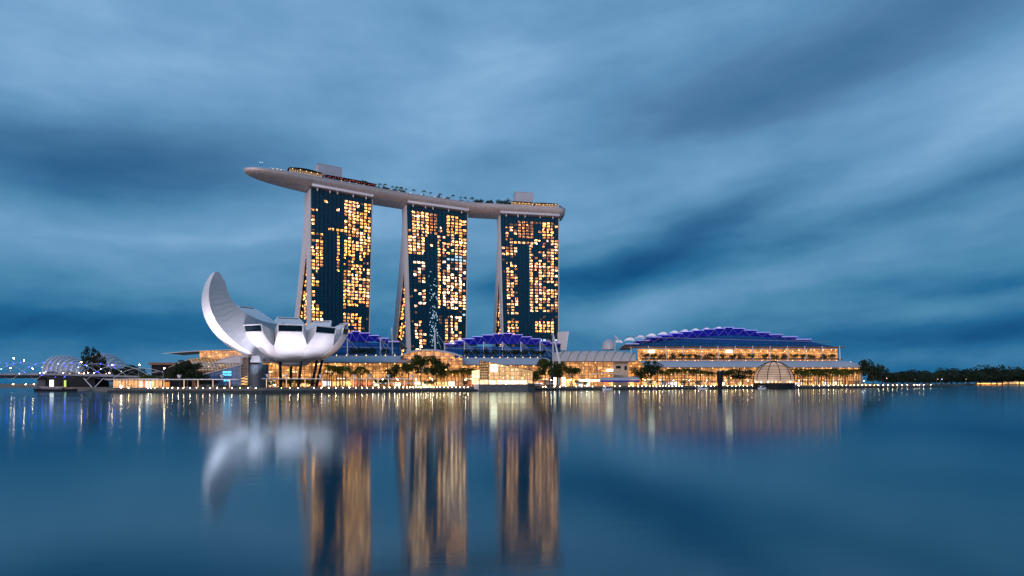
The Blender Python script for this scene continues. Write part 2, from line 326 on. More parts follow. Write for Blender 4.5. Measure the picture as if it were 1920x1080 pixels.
        o = bpy.data.objects.new(name, me); COL.objects.link(o)
        if parent is not None: o.parent = parent
        elif not local: o.location = off
        return o
def tag(o, label, cat, group=None):
    o['label'] = label; o['category'] = cat
    if group: o['group'] = group
    return o
def root(name, loc, label, cat, group=None):
    o = bpy.data.objects.new(name, None); COL.objects.link(o); o.location = loc; o.empty_display_size = .5
    return tag(o, label, cat, group)
def dup(o, loc, rz=0, s=1, label=None, group=None, parent=None):
    c = o.copy(); COL.objects.link(c)
    if parent is None:
        c.location = loc; c.rotation_euler = (0, 0, rz); c.scale = s if isinstance(s, (tuple, list)) else (s, s, s)
        if label: c['label'] = label
        if group: c['group'] = group
    else: c.parent = parent
    for ch in list(o.children): dup(ch, None, parent=c)
    return c
def structure(mb, name, m):
    o = mb.build(name, m, loc=(0,0,0)); o['kind'] = 'structure'; return o
rnd = random.Random(7)
# ================================================================== setting
SH = [(200,736.5),(490,737),(700,735.5),(880,733.8),(1000,732.6),(1100,731.6),(1250,730.3),(1400,729.4),(1500,728.8),(1600,728.0),(1700,726.9),(1785,725.3)]
SHP = [XY(px, 5500/(wy-HY)) for px, wy in SH]
def shore(px, back=0):                            # point on the quay edge at a column, pushed inland
    for k in range(len(SH)-1):
        if px <= SH[k+1][0] or k == len(SH)-2:
            t = (px - SH[k][0]) / (SH[k+1][0] - SH[k][0]); p = SHP[k].lerp(SHP[k+1], t)
            return p + Vector((p.x/p.y*back, back, 0))
w = MB(); w.face([(-9000,-300,0),(9000,-300,0),(9000,9000,0),(-9000,9000,0)]); structure(w, 'water', 'water')
GZ = 2.3
inner = [p + Vector((0, 6, 0)) for p in SHP]
left = [XY(170, 375), XY(92, 378), XY(92, 640), Vector((-2500, 1500, 0)), Vector((-2500, 2600, 0))]
right = [Vector((1300, 2600, 0)), Vector((2600, 2600, 0)), Vector((2600, 1500, 0)), XY(1930, 1330), XY(1830, 1340), XY(1780, 1150), XY(1775, 790)]
poly = inner + list(reversed(right)) + [p for p in reversed(left)]
w = MB(); w.face([(p.x, p.y, GZ) for p in poly])
for k in range(len(poly)):
    a, b_ = poly[k], poly[(k+1) % len(poly)]; w.face([(a.x,a.y,-1.5),(b_.x,b_.y,-1.5),(b_.x,b_.y,GZ),(a.x,a.y,GZ)])
structure(w, 'ground', 'ground')
w = MB(); rows = [[(p.x,p.y,-1) for p in SHP], [(p.x,p.y,.7) for p in SHP], [(p.x,p.y+.6,.7) for p in SHP], [(p.x,p.y+.6,1.25) for p in SHP], [(p.x,p.y+6.2,1.25) for p in SHP]]
w.grid(rows); structure(w, 'boardwalk', 'quay')
w = MB()
for k in range(len(SHP)-1): w.bar(SHP[k]+Vector((0,6.1,1.9)), SHP[k+1]+Vector((0,6.1,1.9)), .5, 1.4)
tag(w.build('retaining_wall', 'conc'), 'low grey stone retaining wall running along the whole waterfront promenade', 'wall')
w = MB(); w.face([(-1500,1500,GZ),(-300,1500,GZ),(-300,1600,GZ),(-1500,1600,GZ)])

# ================================================================== hotel towers
WMAT = dict(a='w_amber', g='w_gold', w='w_white', d='w_dim', p='w_peach', c='w_cool', f='w_faint')
TOW = [
 dict(tl=(-190.6,556), tr=(-140.6,588), insL=.8, insR=4.4, top=189, wo0=22, name='nearest hotel tower', px=(583,698),
   label='left and tallest looking hotel tower, dark glass with amber rooms and a dark middle', ncol=15,
   reg=[(583,599,370,388,.4,'g',1),(583,599,388,620,.58,'g',0),(599,606,436,500,.9,'a',0),(606,640,373,412,.05,'g',0),(614,644,424,434,.8,'a',0),(632,636,434,505,1,'a',2),(645.5,650,505,578,.95,'a',2),
     (646,678,372,396,.75,'p',0),(678,697,378,400,.45,'g',0),(645,697,398,430,.78,'g',0),(644,697,430,470,.85,'g',0),(644,697,470,500,.62,'a',0),(654,697,500,560,.82,'g',0),(650,697,560,574,.6,'a',0),(645.5,650,584,625,.9,'a',2),(654,685,584,628,.72,'a',0),(599,606,582,625,.9,'g',0)]),
 dict(tl=(-109,607), tr=(-48.6,636), insL=5.6, insR=2.5, top=189, wo0=17, name='middle hotel tower', px=(762,876),
   label='middle hotel tower of the three, brightest rooms and blue white reflections down its dark centre', ncol=14,
   reg=[(770,826,384,392,.95,'g',0),(832,868,390,400,.8,'w',0),(764,772,395,430,.3,'d',0),(772,800,392,440,.92,'g',0),(800,823,392,440,.85,'d',0),(823.5,827,402,432,.6,'w',2),(832,866,400,440,.72,'a',0),(866,876,410,440,.5,'g',0),
     (765,797,440,474,.86,'g',0),(797,820,454,462,.7,'p',0),(818.5,823.5,440,577,1,'g',2),(830,873,440,473,.66,'p',0),(830,874,478,486,.55,'c',0),(767,797,484,526,.62,'w',0),(830,874,486,546,.68,'w',0),(769,797,540,576,.55,'w',0),(830,873,546,578,.62,'w',0),
     (799,817,500,655,85,'c',3),(772,797,596,655,.55,'w',0),(833,838,592,650,.95,'g',2),(840,866,592,650,.6,'w',0),(866,874,585,610,.3,'c',0)]),
 dict(tl=(-12.9,644), tr=(51.9,656), insL=5, insR=.6, top=189, wo0=20, name='far hotel tower', px=(938,1047),
   label='right and farthest hotel tower, peach rooms round a dark upright panel', ncol=14,
   reg=[(940,970,408,448,.5,'p',0),(966,997,404,447,.92,'d',0),(950,997,447,457,.97,'p',0),(940,972,457,476,.75,'p',0),(942,972,487,585,.56,'p',0),(991.5,997,457,584,1,'p',2),(1009,1042,402,410,.8,'g',0),(1018,1036,410,448,.92,'g',0),(1008,1018,412,448,.4,'d',0),(1040,1046,420,428,.7,'p',0),
     (1004,1036,448,585,.64,'p',0),(1036,1046,448,585,.72,'p',0),(946,962,598,626,.75,'p',0),(964,971,598,623,.85,'p',0),(1004,1038,599,624,.95,'g',0),(1008,1044,630,636,.5,'c',0)])]
FLOOR = 3.25
def tower(t):
    a, b_ = Vector((*t['tl'],0)), Vector((*t['tr'],0)); u = (b_-a).normalized(); wv = Vector((-u.y,u.x,0)); Wd = (b_-a).length
    top = t['top']; base = (a+b_)/2
    rt = root('hotel_tower', (base.x, base.y, GZ), t['label'], 'hotel tower', 'three hotel towers under the rooftop deck')
    def fp(s, z, w_=0):                           # point on the leaning, narrowing west face
        k = 1 - (z-GZ)/(top-GZ); lft = t['insL']*k; rgt = Wd - t['insR']*k
        p = a + u*(lft + (rgt-lft)*s) + wv*w_; return Vector((p.x, p.y, z))
    wo = lambda z: t['wo0'] + (85*((170-z)/168)**1.1 if z < 170 else 0)
    # west slab
    m_ = MB(); zs = [GZ + (top-GZ)*k/10 for k in range(11)]
    for k in range(10):
        z0, z1 = zs[k], zs[k+1]
        m_.face([fp(0,z0), fp(1,z0), fp(1,z1), fp(0,z1)], [(0,z0),(Wd,z0),(Wd,z1),(0,z1)])
        m_.face([fp(1,z0,14), fp(0,z0,14), fp(0,z1,14), fp(1,z1,14)], [(0,z0),(Wd,z0),(Wd,z1),(0,z1)])
    m_.face([fp(0,top), fp(1,top), fp(1,top,14), fp(0,top,14)])
    m_.build('front_facade', 'tower_glass', rt)
    for s, e in ((0,-.9),(1,.9)):
        m_ = MB()
        for k in range(10):
            q = [fp(s, z, w_) for z in (zs[k], zs[k+1]) for w_ in (-.5, 15)]
            o = u*e; m_.hexa([q[0], q[0]+o, q[1]+o, q[1], q[2], q[2]+o, q[3]+o, q[3]] if e > 0 else [q[0]+o, q[0], q[1], q[1]+o, q[2]+o, q[2], q[3], q[3]+o])
        m_.build('end_wall', 'slab_grey', rt)
    # leaning east slab
    zs2 = [GZ + (top-GZ)*k/22 for k in range(23)]; m_ = MB(); sh = MB(); sh2 = MB()
    for k in range(22):
        z0, z1 = zs2[k], zs2[k+1]
        for off, fl in ((0,0),(-19,1)):
            g0, g1 = max(wo(z0)+off, 14.2), max(wo(z1)+off, 14.2)
            q = [fp(.01,z0,g0), fp(.99,z0,g0), fp(.99,z1,g1), fp(.01,z1,g1)]
            m_.face(q if fl else q[::-1], [(0,z0),(Wd,z0),(Wd,z1),(0,z1)])
        for mb, s, e in ((sh,0,-.6),(sh2,1,.6)):
            q = [fp(s, z, max(wo(z)+o, 15.01)) for z in (z0, z1) for o in (-20, .3)]; o = u*e
            mb.hexa([q[0]+o, q[0], q[1], q[1]+o, q[2]+o, q[2], q[3], q[3]+o] if e < 0 else [q[0], q[0]+o, q[1]+o, q[1], q[2], q[2]+o, q[3]+o, q[3]])
    m_.build('rear_facade', 'tower_glass', rt); sh.build('leaning_end_wall', 'slab_grey', rt); sh2.build('leaning_end_wall', 'slab_grey', rt)
    # atrium glazing in the gap between the legs
    m_ = MB(); zz = [z for z in zs2 if wo(z)-20 > 15.3]
    for k in range(len(zz)-1):
        z0, z1 = zz[k], zz[k+1]; m_.face([fp(.03,z0,wo(z0)-20), fp(.03,z0,15), fp(.03,z1,15), fp(.03,z1,wo(z1)-20)], [(0,z0),(wo(z0)-35,z0),(wo(z1)-35,z1),(0,z1)])
    at = m_.build('atrium_glazing', 'tower_glass', rt)
    rr = random.Random(3); m_ = MB(); z = GZ+30
    while z < 150 and wo(z)-20 > 17:
        g0, g1 = 15.5, wo(z)-20.5
        n_ = max(1, int((g1-g0)/4.5))
        for q in range(n_):
            if rr.random() < .42:
                c0 = g0+(g1-g0)*q/n_; c1 = c0+(g1-g0)/n_*.8
                m_ = MB(); m_.face([fp(.026,z+.4,c1), fp(.026,z+.4,c0), fp(.026,z+2.6,c0), fp(.026,z+2.6,c1)]); m_.build('lit_room', 'w_amber', at)
        z += FLOOR
    # windows and imitated reflections: each is a pane set in front of the curtain wall
    rr = random.Random(int(t['px'][0])); p0, p1 = t['px']; wins = []; taken = set(); nc = t['ncol']
    for q0, q1, y0, y1, pr, mt_, kind in t['reg']:
        Yd = a.y + (b_.y-a.y)*((q0+q1)/2-p0)/(p1-p0); zt, zb = ZZ(y0, Yd), ZZ(y1, Yd)
        t_n = pr; pr = min(1, pr*1.1+.03) if pr > .2 else pr
        sc0, sc1 = (q0-p0)/(p1-p0), (q1-p0)/(p1-p0)
        if kind == 3:                             # tiny glowing panes imitating city lights reflected in the dark glass
            for _ in range(int(t_n)):
                s0 = sc0+(sc1-sc0)*rr.betavariate(2,2); z0 = zb+(zt-zb)*rr.betavariate(1.6,2.2); wins.append((s0, s0+rr.uniform(.006,.016), z0, z0+rr.uniform(.5,1.3), 'c'))
            continue
        if kind == 2: cols = [(sc0, sc1)]
        else:
            k0 = round(sc0*nc); k1 = max(k0+1, round(sc1*nc))
            cols = [((k+.17)/nc, (k+.83)/nc) for k in range(k0, min(k1, nc))]
        f0, f1 = max(0, int((zb-GZ)/FLOOR)), int((zt-GZ)/FLOOR)
        for c0, c1 in cols:
            on = rr.random() < pr
            for fl in range(f0, min(f1, 56)):
                if rr.random() < .85: on = rr.random() < pr
                key = (round(c0*100), fl)
                if not on or key in taken: continue
                taken.add(key); zl = GZ + fl*FLOOR
                v = mt_
                if mt_ in 'gpw' and rr.random() < .30: v = rr.choice('agwp')
                if rr.random() < .2: v = 'd'
                s0, s1 = c0, c1
                if rr.random() < .12: s1 = s0 + (s1-s0)*.5
                wins.append((s0, s1, zl+.65, zl+FLOOR-.62, v))
    for k in range(nc):                            # rooms with only a faint lamp on
        for fl in range(2, 56):
            key = (round((k+.17)/nc*100), fl)
            if key not in taken and not any(q0 < p0+(p1-p0)*(k+.5)/nc < q1 for q0, q1 in ((600,641),(798,822),(971,991))) and rr.random() < .12: zl = GZ+fl*FLOOR; wins.append(((k+.17)/nc, (k+.83)/nc, zl+.65, zl+FLOOR-.62, 'f'))
    for k in range(nc+1):
        mb = MB(); s = min(max(k/nc, .004), .996); mb.hexa([fp(s,GZ,-.45)-u*.1, fp(s,GZ,-.45)+u*.1, fp(s,GZ,0)+u*.1, fp(s,GZ,0)-u*.1, fp(s,top,-.45)-u*.1, fp(s,top,-.45)+u*.1, fp(s,top,0)+u*.1, fp(s,top,0)-u*.1]); mb.build('facade_fin', 'dark', rt)
    def pane(mb, s0, s1, z0, z1):
        mb.hexa([fp(s0,z0,-.22), fp(s1,z0,-.22), fp(s1,z0,-.05), fp(s0,z0,-.05), fp(s0,z1,-.22), fp(s1,z1,-.22), fp(s1,z1,-.05), fp(s0,z1,-.05)])
    order = sorted(wins, key=lambda w_: (w_[4] == 'f', -(w_[1]-w_[0]))); first, rest = order[:100], order[100:]
    for s0, s1, z0, z1, v in first:
        mb = MB(); pane(mb, s0, s1, z0, z1); mb.build('window', WMAT[v], rt)
    mb = MB(); ids = []
    keys = list(WMAT)
    for s0, s1, z0, z1, v in rest: pane(mb, s0, s1, z0, z1); ids += [keys.index(v)]*6
    o = mb.build('lit_panes', WMAT['a'], rt); o['kind'] = 'stuff'  # on the middle tower this also holds the imitated reflections
    o.data.materials.clear()
    for k in keys: o.data.materials.append(MT[WMAT[k]])
    o.data.polygons.foreach_set('material_index', ids)
    # recess, lip and maintenance fittings under the deck
    mb = MB(); mb.hexa([fp(.02,top,1.5), fp(.98,top,1.5), fp(.98,top,18), fp(.02,top,18), fp(.02,top+5,1.5), fp(.98,top+5,1.5), fp(.98,top+5,18), fp(.02,top+5,18)]); mb.build('roof_neck', 'dark', rt)
    mb = MB(); mb.tube([fp(0,top+2.6,-4.6), fp(1,top+2.6,-4.6)], 1.15, 8); mb.build('cove_light', 'cove', rt, smooth=True)
    for s in (.1,.3,.42,.68,.9):
        mb = MB(); mb.box(*sum(([fp(s,top,-1).x-.5, fp(s,top,-1).x+.5], [fp(s,top,-1).y-.5, fp(s,top,-1).y+.5], [top-1.2, top+1.6]), []))
        mb.build('bracket', 'white', rt)
    return rt
for t in TOW: tower(t)


# ================================================================== rooftop deck
WP = [Vector((*TOW[0]['tl'],0)), Vector((*TOW[0]['tr'],0)), Vector((*TOW[1]['tl'],0)), Vector((*TOW[1]['tr'],0)), Vector((*TOW[2]['tl'],0)), Vector((*TOW[2]['tr'],0))]
def nrm(a, b_): d = (b_-a).normalized(); return Vector((-d.y, d.x, 0))
CP = [Vector((-243,531,0)), WP[0]+nrm(WP[0],WP[1])*10, WP[1]+nrm(WP[0],WP[1])*10, WP[2]+nrm(WP[2],WP[3])*10, WP[3]+nrm(WP[2],WP[3])*10, WP[4]+nrm(WP[4],WP[5])*10, WP[5]+nrm(WP[4],WP[5])*10, Vector((57.5,667.2,0))]
def catmull(pts, n):
    out = []; q = [pts[0]*2-pts[1]] + pts + [pts[-1]*2-pts[-2]]
    for k in range(1, len(q)-2):
        for j in range(n):
            t = j/n; p0,p1,p2,p3 = q[k-1],q[k],q[k+1],q[k+2]
            out.append(.5*((2*p1)+(p2-p0)*t+(2*p0-5*p1+4*p2-p3)*t*t+(3*p1-p0-3*p2+p3)*t**3))
    return out + [pts[-1]]
cl = catmull(CP, 24); acc = [0]
for k in range(1, len(cl)): acc.append(acc[-1] + (cl[k]-cl[k-1]).length)
LEN = acc[-1]
def C(s):
    s = min(max(s, 0), LEN)
    for k in range(len(acc)-1):
        if s <= acc[k+1] or k == len(acc)-2:
            t = (s-acc[k])/(acc[k+1]-acc[k]); return cl[k].lerp(cl[k+1], t), (cl[min(k+2,len(cl)-1)]-cl[max(k-1,0)]).normalized()
DZ = 198.2
def hw(s):
    v = 19.
    if s < 78: v *= math.sqrt(max(1-((78-s)/78)**3.2, 0))
    if s > LEN-9: v *= .55 + .45*math.sqrt(max(1-((s-LEN+9)/9)**2, 0))
    return max(v, .05)
def hd(s):
    v = 9.4
    if s < 75: v *= max(s/75, .004)**.36
    if s > LEN-7: v *= .6 + .4*math.sqrt(max(1-((s-LEN+7)/7)**2, 0))
    return max(v, .1)
def onDeck(s, off, z=0):                          # off: metres from the bay-side rim
    c, d = C(s); n_ = Vector((-d.y,d.x,0)); p = c + n_*(-hw(s)+off); return Vector((p.x, p.y, DZ+z))
def s_of(px, off=4):
    lo, hi = 0, LEN
    for _ in range(40):
        mid = (lo+hi)/2; p = onDeck(mid, off)
        if 960+F*p.x/p.y < px: lo = mid
        else: hi = mid
    return lo
pk = root('rooftop_park_deck', (CP[4].x, CP[4].y, 187), 'long boat shaped rooftop deck with metal hull bridging the three hotel towers', 'rooftop deck')
ss = [LEN*(k/150) for k in range(151)]; ss[1:1] = [.3, 1, 1.8]
rows = []
for s in ss:
    c, d = C(s); n_ = Vector((-d.y,d.x,0)); r_ = []
    for k in range(19):
        th = math.pi*k/18; r_.append(c + n_*(-hw(s)*math.cos(th)) + Vector((0,0,DZ - hd(s)*math.sin(th)**.82)))
    rows.append(r_)
w = MB(); w.grid(rows); w.face(rows[-1]); w.build('hull', 'hull', pk, smooth=True)
w = MB(); w.grid([[r_[0]+Vector((0,0,.01)), r_[-1]+Vector((0,0,.01))] for r_ in rows]); w.build('deck_floor', 'deck', pk)
for side in (0, -1):
    w = MB()
    for k in range(len(rows)-1): w.bar(rows[k][side]+Vector((0,0,.1)), rows[k+1][side]+Vector((0,0,.1)), .5, .9)
    w.build('parapet', 'canopy', pk)
w = MB(); sa, sb = s_of(700), s_of(860)
w.grid([[onDeck(sa+(sb-sa)*k/20, 1.2, .4), onDeck(sa+(sb-sa)*k/20, 8, .4)] for k in range(21)]); w.build('pool_water', 'bluewall', pk)
w = MB()
for px in range(478, 1050, 9):                    # thin seam ribs across the hull
    s = s_of(px, 0); c, d = C(s); n_ = Vector((-d.y,d.x,0)); w.tube([c + n_*(-hw(s)*math.cos(math.pi*k/18)) + Vector((0,0,DZ-.02-hd(s)*math.sin(math.pi*k/18)**.82)) for k in range(1,13)], .07, 4)
w.build('seam_ribs', 'mid', pk)
def deckbox(name, px0, px1, ytop, off0, off1, m_, label, cat):
    s0, s1 = s_of(px0, off0), s_of(px1, off0); a, b_ = onDeck(s0, off0), onDeck(s1, off0); c, d = onDeck(s1, off1), onDeck(s0, off1)
    zt = ZZ(ytop, (a.y+b_.y)/2); up = lambda p: Vector((p.x,p.y,zt))
    w = MB(); w.hexa([a,b_,c,d,up(a),up(b_),up(c),up(d)])
    r_ = root(name, (a+b_+c+d)/4, label, cat); w.build('wall_panel', m_, r_)
    w = MB(); q = [up(a),up(b_),up(c),up(d)]; ce = sum(q, Vector())/4; o = [ce+(p-ce)*1.03 for p in q]; w.hexa(o+[p+Vector((0,0,.6)) for p in o]); w.build('roof', m_, r_)
    w = MB(); w.box(ce.x-1.5, ce.x+1.5, ce.y-2, ce.y+1, zt+.6, zt+2); w.build('vent', 'dark', r_)
deckbox('lift_block', 597, 641, 311, 17, 30, 'canopy', 'plain pale grey plant block standing on the roof deck above the left tower', 'plant block')
deckbox('lift_block', 966, 1000, 361, 17, 30, 'canopy', 'plain pale grey plant block standing on the roof deck above the right tower', 'plant block')
def pavilion(name, px0, px1, h, off0, off1, label, n_l, lm, roofm='dark', wallm='g_deep', arch=1.2):
    s0, s1 = s_of(px0, off0), s_of(px1, off0); base = onDeck((s0+s1)/2, (off0+off1)/2)
    r_ = root(name, base, label, 'rooftop pavilion')
    K = 14; rows_ = [[onDeck(s0+(s1-s0)*k/K, off0-1.5, h+arch*math.sin(math.pi*k/K)), onDeck(s0+(s1-s0)*k/K, (off0+off1)/2, h+.9+arch*1.4*math.sin(math.pi*k/K)), onDeck(s0+(s1-s0)*k/K, off1, h+arch*math.sin(math.pi*k/K))] for k in range(K+1)]
    w = MB(); w.sheet(rows_, .5); w.build('roof', roofm, r_, smooth=False)
    w = MB()
    for k in range(K): a, b_ = onDeck(s0+(s1-s0)*k/K, off0+1), onDeck(s0+(s1-s0)*(k+1)/K, off0+1); w.wall(a, b_, DZ, DZ+h-.1)
    w.build('glazing', wallm, r_)
    for k in range(n_l):
        p = onDeck(s0+(s1-s0)*(k+.2+rnd.random()*.6)/n_l, off0-.8, h-.5-rnd.random()*1.5); w = MB(); w.ball(p, .32); w.build('lamp', lm, r_)
pavilion('restaurant_pavilion', 543, 604, 5.6, 4, 15, 'dark swept restaurant canopy with amber light under it near the deck prow', 5, 'l_deck', wallm='g_grid')
pavilion('bar_terrace', 608, 706, 4.6, 3.5, 13, 'dark terrace bar row lit with red lamps beside the left plant block', 22, 'l_red', wallm='tower_glass', arch=.4)
pavilion('rooftop_club', 958, 1000, 5.0, 4, 14, 'low rooftop club with pinkish lamps in front of the right plant block', 7, 'l_deck', arch=.3, wallm='g_grid')
pavilion('rooftop_club', 1003, 1046, 5.0, 4, 14, 'low amber lit rooftop lounge at the right end of the deck', 7, 'l_deck', arch=.3, wallm='g_grid')
# prow lamps
lp = root('deck_lamp', (0,0,0), '', 'lamp'); w = MB(); w.tube([(0,0,0),(0,0,2.2)], .1, 5); w.build('post', 'dark', lp, local=True)
w = MB(); w.ball((0,0,2.5), .34); w.build('globe', MT['w_cool'], lp, local=True)
k = 0
for px in (489, 493):
    dup(lp, onDeck(s_of(px,1), 3.5, 3.2), s=1.3, label='white lamp raised highest above the deck prow', group='tall prow lamps')
for px in list(range(508, 612, 5)):
    dup(lp, onDeck(s_of(px,1), 1.2), s=.75, label='small bluish lamp on the bay side rim of the rooftop deck prow', group='rim lamps on the deck prow')
for px in (512,520,527,640,655,668,682,731,748,770,790,815,832):
    o = dup(lp, onDeck(s_of(px,2.5), 2.5), s=.7, label='small amber lamp among the plants on the rooftop deck', group='amber lamps on the rooftop deck')
    o.children[[c.name.split('.')[0] for c in o.children].index('globe')].data = o.children[1].data if False else o.children[[c.name.split('.')[0] for c in o.children].index('globe')].data
for o in list(COL.objects):
    if o.get('group') == 'amber lamps on the rooftop deck':
        for c in o.children:
            if c.name.startswith('globe'):
                if 'amber_me' not in globals(): amber_me = c.data.copy(); amber_me.materials[0] = MT['l_deck']
                c.data = amber_me
for o in [lp] + list(lp.children): bpy.data.objects.remove(o)
# ================================================================== lotus shaped museum
mc = Vector((-121.7, 326, 0))
mu = root('lotus_museum', (mc.x, mc.y, GZ), 'white lotus shaped museum with curved petals, one far taller than the rest', 'museum')
#        azimuth from the camera side, R, zc, H, tmax, rim half width, thickness, name label
PET = [(18,30,40,25,69,6.0,9),(55,30,40,25,69,6.3,9),(92,30,40,25,71,5.8,9),(132,30,42,27,78,5.5,9),(168,31,44,29,80,5.8,9),(205,33,43,28,86,6.4,10),(240,40,48,33,87,5.2,12),(311,44.5,48,33,113,4.2,20),(338,30,40,25,69,6.2,9)]
def petal(phi, Rr, zc, H, tm, rimw, th):
    d = Vector((math.sin(R(phi)), -math.cos(R(phi)), 0)); e = Vector((math.cos(R(phi)), math.sin(R(phi)), 0)); tall = tm > 100
    at = lambda r, x, z: mc + d*r + e*x + Vector((0,0,z))
    n = 20; outer = []
    half = math.tan(R(20))
    for k in range(n+1):
        t = R(6 + (tm-6)*k/n); r = Rr*math.sin(t); z = zc - H*math.cos(t)
        wd = r*half
        tj = R(50 if not tall else 58)
        if t > tj:
            q = (t-tj)/(R(tm)-tj); w0 = Rr*math.sin(tj)*half; wd = w0 + (rimw-w0)*(q**.8 if not tall else q**.75)
        if tall: q = k/n; wd = min(r*half, 7.2*math.sin(math.pi*min(.18+q*.72,1))**.8 + rimw*.35)
        outer.append((r, wd, z))
    # inner line
    inner = []
    ztop = outer[-1][2] + (3.6 if not tall else .5); rtop = outer[-1][0] + (.9 if not tall else 1.2)
    for k in range(n+1):
        q = k/n; r, wd, z = outer[k]
        if tall:
            off = th*(1-q)**.75 + 4.6*q; t = R(6 + (tm-6)*k/n); nx, nz = math.sin(t), -math.cos(t)*.9
            ri = max(r - nx*off - (1-q)*0, 5.5); zi = z - nz*off + (1-q)*5
            inner.append((ri, min(wd*.96, ri*half if q < .7 else 9), zi))
        else:
            ri = 6 + (rtop - 6 - th*.9*(1-q))*q if q > 0 else 6
            zi = (outer[0][2]+9) + (ztop - outer[0][2]-9) * (q**1.25)
            wi = max(ri*half*.98, .5) if q < .75 else (ri*half*.98)*(1-(q-.75)/.25) + rimw*(q-.75)/.25
            inner.append((ri, wi, max(zi, z+.3)))
    inner[-1] = (rtop - (0 if not tall else 3.0), rimw, ztop)
    pt = MB(); X = (-1,-.5,0,.5,1)
    bul = lambda wd, x: wd*.05*(1-x*x)
    pt.grid([[at(r+bul(wd,x), wd*x, z) for x in X] for r, wd, z in outer])
    po = pt.build('petal', 'petal', mu, smooth=True)
    sd = MB()
    for sg in (1, -1):
        for k in range(n):
            a, b_ = outer[k], outer[k+1]; c, dd = inner[k+1], inner[k]
            q = [at(a[0], sg*a[1], a[2]), at(b_[0], sg*b_[1], b_[2]), at(c[0], sg*c[1], c[2]), at(dd[0], sg*dd[1], dd[2])]; sd.face(q if sg > 0 else q[::-1])
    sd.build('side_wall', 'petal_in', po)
    ro = MB()
    ro.grid([[at(r, wd*x, z) for x in (-1,0,1)] for r, wd, z in inner])
    if tall: ro.face([at(*outer[-1][:1], rimw*x, outer[-1][2]) for x in (-1,1)] + [at(inner[-1][0], rimw*x, ztop) for x in (1,-1)])
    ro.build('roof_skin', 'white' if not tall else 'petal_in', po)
    if not tall:
        r0, w0, z0 = outer[-1]; 
        g = MB(); g.face([at(r0+.1, -w0*.93, z0+.15), at(r0+.1, w0*.93, z0+.15), at(rtop-.1, rimw*.93, ztop-.35), at(rtop-.1, -rimw*.93, ztop-.35)])
        g.face([at(r0-1, w0*.9, z0+.15), at(r0-1, -w0*.9, z0+.15), at(rtop-1, -rimw*.9, ztop-.35), at(rtop-1, rimw*.9, ztop-.35)])
        g.build('skylight', 'skylight', po)
        fr_ = MB(); P4 = [at(r0+.15,-w0,z0), at(r0+.15,w0,z0), at(rtop,rimw,ztop), at(rtop,-rimw,ztop)]
        for k in range(4): fr_.bar(P4[k], P4[(k+1)%4], .5, .5)
        fr_.build('rim', 'white', po)
for p in PET: petal(*p)
w = MB(); w.lathe(mc, [(3,14.2),(8,15.0),(9.5,17),(8,20),(3,22)], 24); w.build('bowl_hub', 'petal', mu, smooth=True)
for px0, px1, Y, y0 in ((525.5,526,317,678),(565,561.5,309,676),(594.5,588,322,675),(604,597,330,675),(546,545,343,680)):
    a = P(px0, y0, Y); b_ = P(px1, 708, Y); b_ = b_ + (b_-a).normalized()*((b_.z-GZ)/max(abs((b_-a).normalized().z),.1)); w = MB(); w.tube([a, b_], [.75,.85], 8); w.build('column', 'dark', mu)
c = P(486, 720, 306); w = MB(); w.lathe((c.x, c.y, 0), [(4.6,GZ),(4.6,14.4),(4.2,14.8)], 20)
cr_ = w.build('lift_core', 'core', mu); 
w = MB(); q = P(481, 676, 303); w.hexa([q+Vector(v) for v in ((-2.6,-2,-1),(3,-2,-1),(3,2,-1),(-2.6,2,-1),(-1.6,-1.5,2.4),(2.2,-1.5,2.4),(2.2,1.5,2.4),(-1.6,1.5,2.4))]); w.build('bracket', 'mid', mu)
# floodlights round the pond wash the petals
fx = root('floodlight', (0,0,0), '', 'floodlight'); w = MB(); w.box(-.5,.5,-.3,.3,.3,.9); w.build('lamp_box', 'dark', fx, local=True); w = MB(); w.tube([(0,0,0),(0,0,.4)], .12, 6); w.build('stand', 'dark', fx, local=True)
w = MB(); w.box(-.4,.4,-.36,-.31,.4,.8); w.build('lens', 'cove', fx, local=True)
for i, (px, Y, tgt, pw, sz, cone) in enumerate([(470,292,(-140,305,30),27200,2,70 ),(520,291,(-124,300,27),17000,2,75 ),(585,294,(-106,303,28),27200,2,75 ),(640,304,(-93,318,28),16000,2,70 ),(352,292,(-154,297,40),52000,2,60),(368,292,(-153,297,48),52000,2,60),(436,291,(-143,303,44),62000,2,60)]):
    pos = XY(px, Y) + Vector((0,0,GZ)); rz = 0
    dup(fx, pos, label='small dark floodlight box on the promenade aimed up at the white museum', group='museum floodlights')
    ld = bpy.data.lights.new('museum_flood', 'SPOT'); ld.energy = pw*1.2; ld.color = (.93,.87,1); ld.spot_size = R(cone); ld.spot_blend = .8; ld.shadow_soft_size = sz*.3
    lo = bpy.data.objects.new('museum_flood', ld); COL.objects.link(lo); lo.location = pos + Vector((0,0,1.2)); lo.rotation_euler = (Vector(tgt)-lo.location).to_track_quat('-Z','Y').to_euler()
for o in [fx] + list(fx.children): bpy.data.objects.remove(o)
